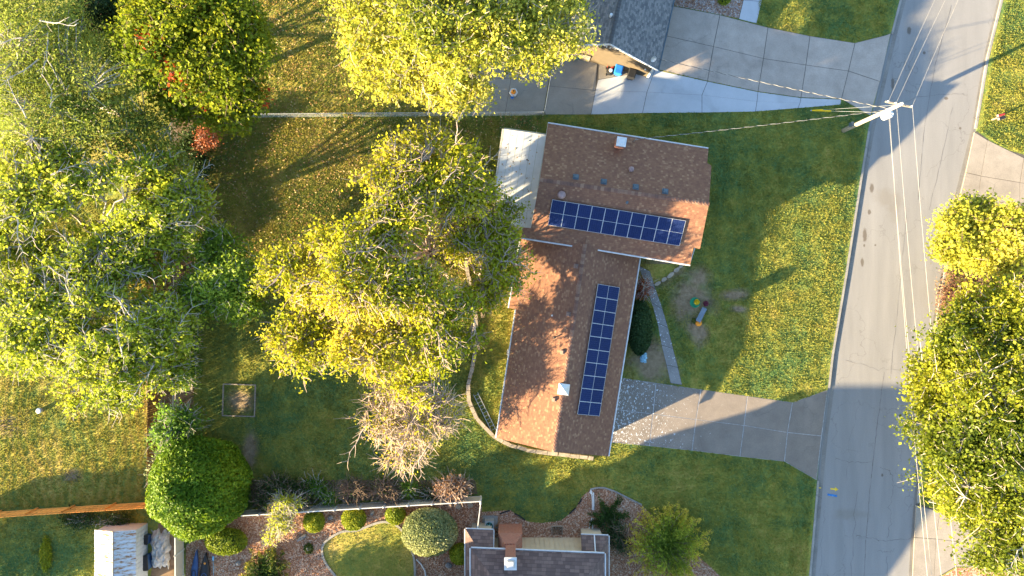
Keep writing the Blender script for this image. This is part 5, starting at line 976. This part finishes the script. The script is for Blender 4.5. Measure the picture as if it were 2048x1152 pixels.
bush('pale silvery-leaved shrub between cedar fence and ball tree', (335, 930), [(332, 925, 2.4, .8, .9, .8), (322, 950, 2.2, .7, .6, .7)], 90, 34, (.16, .12), LM['variegated'], 36, (.1, .9))
# bushes along the vinyl fence
bush('dark green sprawling juniper shrub beside the ball tree', (560, 985), [(555, 975, 1.0, 1.5, .9, .7), (600, 985, .9, 1.0, .8, .6), (535, 1000, .9, .9, .6, .6)], 190, 44, (.17, .06), LM['juniper'], 37, (.1, .62), 2, BARKD)
bush('yellow-green weeping shrub arching over the vinyl fence', (575, 1015), [(575, 1005, 1.9, 1.2, .5, .4), (560, 1045, 1.7, .9, 1.0, .4), (545, 1075, 1.3, .5, .4, .3)], 110, 22, (.17, .11), LM['cottonwood'], 38, (.5, 1.0), 4, hang=.4)
bush('small bright green plant beside the sprawling juniper', (632, 980), [(630, 975, .6, .8, .5, .4)], 60, 36, (.15, .1), LM['vine'], 39, (.1, .7), 1)
bush('low bright green herb in the fence border', (660, 997), [(660, 995, .5, .6, .35, .35)], 40, 36, (.13, .1), LM['vine'], 40, (.2, .7), 1)
bush('sparse dry twiggy shrub in the middle of the fence border', (705, 985), [(705, 980, .8, .9, .7, .5)], 90, 8, (.12, .05), LM['juniper'], 41, (.2, .8), 4, BARKD)
bush('dead brown twiggy shrub in the fence border', (775, 985), [(770, 980, .8, 1.0, .7, .5), (790, 990, .7, .6, .5, .4)], 110, 7, (.12, .05), LM['juniper'], 42, (.1, .7), 4, BARKD)
bush('small vivid green plant in the border between dry shrubs', (816, 980), [(816, 978, .5, .5, .45, .35)], 50, 40, (.13, .1), LM['vine'], 43, (.3, .8), 1)
bush('tan feathery shrub with dry plumes at the fence corner', (912, 980), [(910, 975, 1.2, 1.1, .8, .6), (885, 985, .9, .6, .5, .4)], 110, 22, (.2, .07), LM['russet'], 44, (.6, 1.0), 3, TWIG)
bush('low dark green shrub beside the tan feathery shrub', (865, 992), [(865, 990, .5, .7, .45, .35)], 50, 36, (.13, .09), LM['dark'], 45, (.4, 1.0), 1)
# clipped shrubs and the ball tree
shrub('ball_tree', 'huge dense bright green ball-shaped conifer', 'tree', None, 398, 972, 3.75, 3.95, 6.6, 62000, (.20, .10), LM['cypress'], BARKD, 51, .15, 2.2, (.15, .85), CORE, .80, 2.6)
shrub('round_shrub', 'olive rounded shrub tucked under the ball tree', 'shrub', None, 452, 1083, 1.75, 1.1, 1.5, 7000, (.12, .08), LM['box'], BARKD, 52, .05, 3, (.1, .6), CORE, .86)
gb = 'clipped ball bushes in the gravel yard'
for i, (x, y, r, lab) in enumerate(((628, 1043, .86, 'clipped round bush beside the long pale rock'), (707, 1037, .98, 'clipped round bush touching the lawn edging, middle of three along the fence'), (791, 1029, .80, 'clipped round bush nearest the pale egg-shaped bush'), (920, 1108, .85, 'clipped round bush against the corner of the hip-roofed house'))):
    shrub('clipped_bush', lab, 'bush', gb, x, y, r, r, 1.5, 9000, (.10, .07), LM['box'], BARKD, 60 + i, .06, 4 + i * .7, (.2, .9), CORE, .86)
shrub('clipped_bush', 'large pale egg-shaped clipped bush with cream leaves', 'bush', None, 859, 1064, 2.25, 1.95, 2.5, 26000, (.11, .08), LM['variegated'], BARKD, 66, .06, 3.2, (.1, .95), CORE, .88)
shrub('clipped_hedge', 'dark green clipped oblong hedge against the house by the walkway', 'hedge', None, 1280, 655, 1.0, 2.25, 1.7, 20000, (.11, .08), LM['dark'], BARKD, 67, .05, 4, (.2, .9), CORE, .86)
bush('red-leaved low shrub at the top of the clipped hedge', (1283, 580), [(1283, 578, .8, .55, .7, .45)], 60, 30, (.11, .08), LM['redshrub'], 68, (0, .6), 2)
shrub('gravel_shrub', 'small grey-green tuft in the gravel south of the long rock', 'shrub', None, 617, 1098, .4, .45, .5, 900, (.13, .04), LM['juniper'], BARKD, 69, .2, 4, (.3, .6), None, .5)
shrub('gravel_shrub', 'small green cushion plant at the gravel edge of the front path', 'shrub', None, 1448, -2, .55, .5, .6, 900, (.10, .07), LM['box'], BARKD, 70, .1, 4, (.3, .9), CORE)
# frond plants
def frond_plant(label, px, py, n, L, h, lm, seed, wd=.05, pn=26, tint=(.2, .8), tip=0., name='juniper_bush'):
    rng = np.random.default_rng(seed); b = P(px, py, G); o = thing(name, b, label, 'bush'); st = MB(); C = []; T = []; Dv = []
    for i in range(n):
        a = rng.uniform(0, 6.283); l = L * rng.uniform(.6, 1.1); el = rng.uniform(.15, .75) * h; prev = None
        for k in range(pn):
            t = (k + 1) / pn; p = np.array(b) + np.array([math.cos(a) * l * t, math.sin(a) * l * t, .1 + el * math.sin(min(1., t * 1.1) * 2.2)]); wv = wd * (1.2 - t) * 4
            for s_ in range(3): C.append(p + rng.normal(size=3) * np.array([wv, wv, .04])); T.append(tint[0] + (tint[1] - tint[0]) * rng.random() * .7 + tip * t * t); Dv.append((math.cos(a), math.sin(a), .3))
        st.tube([b + Vector((0, 0, .05)), Vector(C[-pn * 3 // 2]), Vector(C[-1])], .02, 4, .008, cap=False)
    st.build('stems', BARKD, o); C = np.array(C); leaves('crown', C, 2, (.05, .05, .04), (.22, .055), lm, o, rng, np.clip(np.array(T), 0, 1), .3, np.array(Dv) * .3, .06); return o
frond_plant('spiky dark juniper with yellow frond tips in the gravel yard', 535, 1140, 46, 2.1, 1.5, LM['juniper'], 81, .07, 26, (.1, .5), .55)
frond_plant('dark green star-shaped frond plant beside the white drain pipes', 1212, 1030, 22, 1.75, .9, LM['juniper'], 82, .05, 26, (.15, .5), .05, 'frond_plant')
frond_plant('wide willow bush with sunlight painted yellow on its branch tips at the house corner', 1332, 1082, 120, 3.4, 2.3, LM['willow'], 83, .09, 26, (.15, .6), .8, 'willow_bush')  # yellow tip tint stands in for sunlight; the bush itself lies in shade
bush('dark twiggy ground shrub under the willow bush', (1240, 1080), [(1245, 1075, .8, 1.2, 1.3, .6)], 70, 36, (.16, .06), LM['dark'], 84, (.2, .9), 1, BARKD)
shrub('hay_heap', 'heap of dry cut weeds on the south-west yard grass', 'heap', None, 92, 1110, .5, 1.5, .6, 2600, (.2, .05), LM['box'], BARKD, 85, .25, 3, (.2, .8), None, .3)
bush('dense weedy patch of green by the shed corner', (190, 1040), [(160, 1040, .4, 1.6, .7, .3), (230, 1040, .5, 1.3, .5, .3)], 90, 32, (.15, .1), LM['dark'], 86, (.4, 1.0), 0)
# ------------------------------------------------------------------ grass, litter, pebbles (uncountable)
def inpoly(x, y, poly):
    c = np.zeros(len(x), bool); n = len(poly); j = n - 1
    for i in range(n):
        xi, yi = poly[i]; xj, yj = poly[j]; t = ((yi > y) != (yj > y)) & (x < (xj - xi) * (y - yi) / (yj - yi + 1e-9) + xi); c ^= t; j = i
    return c
EXC = [t0 + t2[::-1], l_ + r_[::-1], g0 + g2[::-1], side, [(966, 100), (1017, 78), (1108, 100), (1087, 229), (945, 229)], [(1487, -120), (1530, -120), (1513, 47), (1478, 38)], [(1352, -60), (1492, -60), (1486, 0), (1477, 37), (1440, 29), (1384, 18), (1346, 11)], GC, [(1945, 256), (1953, 258), (1999, 292), (2120, 328), (2150, 442), (1905, 442)], [(1815, 1004), (1880, 1019), (1960, 1047), (2150, 1073), (2150, 1260), (1800, 1260)], [(1098, 275), (1390, 315), (1360, 505), (1058, 455)], [(1050, 480), (1265, 510), (1205, 890), (1008, 860)], [(1140, 100), (1300, 130), (1330, -60), (1160, -60)], [(318, 1040), (366, 1040), (366, 1160), (190, 1160), (200, 1065)]]
def blades(name, label, poly, dens, hgt, m, seed, excl=True, wd=.09, z=G, bare=None):
    rng = np.random.default_rng(seed); xs = [p[0] for p in poly]; ys = [p[1] for p in poly]; x0, x1, y0, y1 = max(-40, min(xs)), min(2090, max(xs)), max(-40, min(ys)), min(1195, max(ys))
    n = int((x1 - x0) * (y1 - y0) / 589. * dens); x = rng.uniform(x0, x1, n); y = rng.uniform(y0, y1, n); k = inpoly(x, y, poly)
    if excl:
        for e in EXC: k &= ~inpoly(x, y, e)
    if bare:
        for (bx, by_, rx, ry) in bare: k &= ((x - bx) / rx) ** 2 + ((y - by_) / ry) ** 2 > rng.uniform(.3, 1.2, n)
    x, y = x[k], y[k]; n = len(x); kk = (CH - z) / FPX; c = np.stack([(x - 1024) * kk, (576 - y) * kk, np.full(n, z - .01)], 1)
    cl = .55 + .45 * snoise(c, rng, 3.5, 6) + .25 * snoise(c, rng, 1.1, 5)
    keep = rng.random(n) < np.clip(cl * .6 + .45, .35, 1); c = c[keep]; cl = cl[keep]; n = len(c)
    a = rng.uniform(0, 6.283, n); h = hgt * rng.uniform(.5, 1.2, n) * np.clip(.6 + cl * .7, .4, 1.5); t = rng.uniform(.05, .85, n); d = np.stack([np.cos(a), np.sin(a), np.zeros(n)], 1); s_ = np.stack([-np.sin(a), np.cos(a), np.zeros(n)], 1)
    tip = c + d * (h * np.sin(t))[:, None] + np.array([0, 0, 1]) * (h * np.cos(t))[:, None]; V = np.stack([c - s_ * wd / 2, c + s_ * wd / 2, tip], 1).reshape(-1, 3)
    tint = np.clip(rng.normal(.45, .25, n) + .2 * snoise(c, rng, .9), 0, 1); o = np_mesh(name, V, 3, m, None, tint, Vector((0, 0, 0)), 'stuff'); return tag(o, label, 'grass')
MAIN = [(a - 5, b) for a, b in RL] + [(392, 1500), (320, 1010), (392, 760), (392, 236), (1000, 232), (1100, 228), (1300, 100), (1350, -40)]
blades('grass', 'green grass covering the lawns around the brown-roofed house', MAIN, 215, .14, M['blade'], 91, bare=LAWN_BARE)
blades('dry_grass', 'dry tan grass on the lawns north of the chain link fence', [(345, -40), (1090, -40), (1090, 80), (960, 110), (930, 230), (345, 232)], 190, .17, M['blade_n'], 92)
blades('dry_grass', 'dry golden grass in the back yard beneath the elm', DRYM, 170, .17, M['blade_n'], 93)
blades('mown_grass', 'mown grass with raked rows inside the cedar fence', [(-40, 400), (313, 400), (313, 1000), (-40, 1020)], 180, .17, M['blade_w'], 94)
blades('grass', 'rough grass of the south-west yard around the shed', [(-40, 1030), (360, 1018), (330, 1050), (200, 1060), (185, 1195), (-40, 1195)], 120, .2, M['blade'], 95)
blades('grass', 'sunlit grass strip on the east side of the street', [(a + 6, b) for a, b in RR] + [(2100, 1500), (2100, -300)], 270, .14, M['blade'], 96)
blades('parched_grass', 'parched grass of the lawn island in the gravel yard', ISL, 110, .13, M['blade_c'], 97, False)
def scatter(name, label, poly, n, size, m, seed, z, nv=3, cat='leaf litter'):
    rng = np.random.default_rng(seed); xs = [p[0] for p in poly]; ys = [p[1] for p in poly]; x = rng.uniform(max(-40, min(xs)), min(2090, max(xs)), n * 2); y = rng.uniform(max(-40, min(ys)), min(1195, max(ys)), n * 2); k = inpoly(x, y, poly); x, y = x[k][:n], y[k][:n]; n = len(x); kk = (CH - z) / FPX
    c = np.stack([(x - 1024) * kk, (576 - y) * kk, z + rng.uniform(.02, .09, n)], 1); nn = unit(rng.normal(size=(n, 3)) * .6 + np.array([0, 0, 1])); a = unit(np.cross(nn, rng.normal(size=(n, 3)))); b = np.cross(nn, a); l = size * rng.uniform(.6, 1.4, (n, 1)) / 2
    V = np.stack([c - a * l, c + b * l * .7, c + a * l, c - b * l * .7], 1).reshape(-1, 3); return tag(np_mesh(name, V, 4, m, None, rng.random(n), Vector((0, 0, 0)), 'stuff'), label, cat)
scatter('fallen_leaves', 'fallen tan leaves scattered under the elm and along the chain link fence', [(392, 225), (1095, 225), (1060, 300), (985, 300), (960, 600), (940, 700), (650, 700), (520, 600), (392, 500)], 9000, .13, M['litter'], 101, G + .03)
scatter('fallen_leaves', 'fallen leaves on the dry lawn north of the chain link fence', [(450, -30), (1080, -30), (940, 228), (400, 228)], 5000, .13, M['litter'], 102, G + .03)
scatter('fallen_leaves', 'few small fallen leaves on the white patio cover', [(1010, 262), (1088, 273), (1064, 450), (990, 438)], 70, .14, M['litter'], 103, ZP + .04)
scatter('fallen_leaves', 'brown leaves drifted along the street edge by the russet shrub', [(1868, 560), (1900, 560), (1892, 650), (1872, 650)], 300, .12, M['litter'], 104, .11)
rngd = np.random.default_rng(131); pv = []
for k in range(260):
    v_ = rngd.random(); c = PP(1046 - 46 * v_ + rngd.uniform(-14, 60) * rngd.random(), 500 + 370 * v_, plW, .02); a = Vector(rngd.normal(size=3)); n_ = plW[1]; a = (a - n_ * a.dot(n_)).normalized() * .05; b_ = n_.cross(a) * .7; pv += [tuple(c - a), tuple(c + b_), tuple(c + a), tuple(c - b_)]
tag(np_mesh('fallen_leaves', np.array(pv), 4, M['litter'], None, rngd.random(260), Vector((0, 0, 0)), 'stuff'), 'scattered fallen leaves on the lower brown roof slope', 'leaf litter')
def pebbles(name, label, poly, excl, n, size, seed, z=G + .012):
    rng = np.random.default_rng(seed); xs = [p[0] for p in poly]; ys = [p[1] for p in poly]; x = rng.uniform(max(-40, min(xs)), min(2090, max(xs)), n * 2); y = rng.uniform(max(-40, min(ys)), min(1195, max(ys)), n * 2); k = inpoly(x, y, poly)
    for e in excl: k &= ~inpoly(x, y, e)
    x, y = x[k][:n], y[k][:n]; n = len(x); kk = (CH - z) / FPX; c = np.stack([(x - 1024) * kk, (576 - y) * kk, np.full(n, z + size * .2)], 1); s_ = size * rng.uniform(.5, 1.4, (n, 1)) / 2; a = rng.uniform(0, 6.283, n)
    e1 = np.stack([np.cos(a), np.sin(a), rng.normal(size=n) * .2], 1) * s_; e2 = np.stack([-np.sin(a), np.cos(a), rng.normal(size=n) * .2], 1) * s_ * rng.uniform(.6, 1, (n, 1)); e3 = np.array([0, 0, 1]) * s_ * .8; tris = []
    for p, q in ((e1, e2), (e2, -e1), (-e1, -e2), (-e2, e1)): tris.append(np.stack([c + p, c + q, c + e3 + .15 * p], 1))
    return tag(np_mesh(name, np.concatenate(tris, 1).reshape(-1, 3), 3, M['pebble'], None, np.repeat(np.clip(rng.normal(.5, .28, n), 0, 1), 4), Vector((0, 0, 0)), 'stuff'), label, 'gravel')
pebbles('gravel', 'red-brown gravel stones covering the yard of the hip-roofed house', GC, [ISL, [(935, 1062), (1215, 1072), (1215, 1200), (935, 1200)]], 26000, .09, 111)
pebbles('gravel', 'pale gravel stones beside the grey driveway', [(1352, -30), (1490, -30), (1486, 0), (1477, 37), (1440, 29), (1384, 18), (1346, 11)], [], 3000, .09, 112)
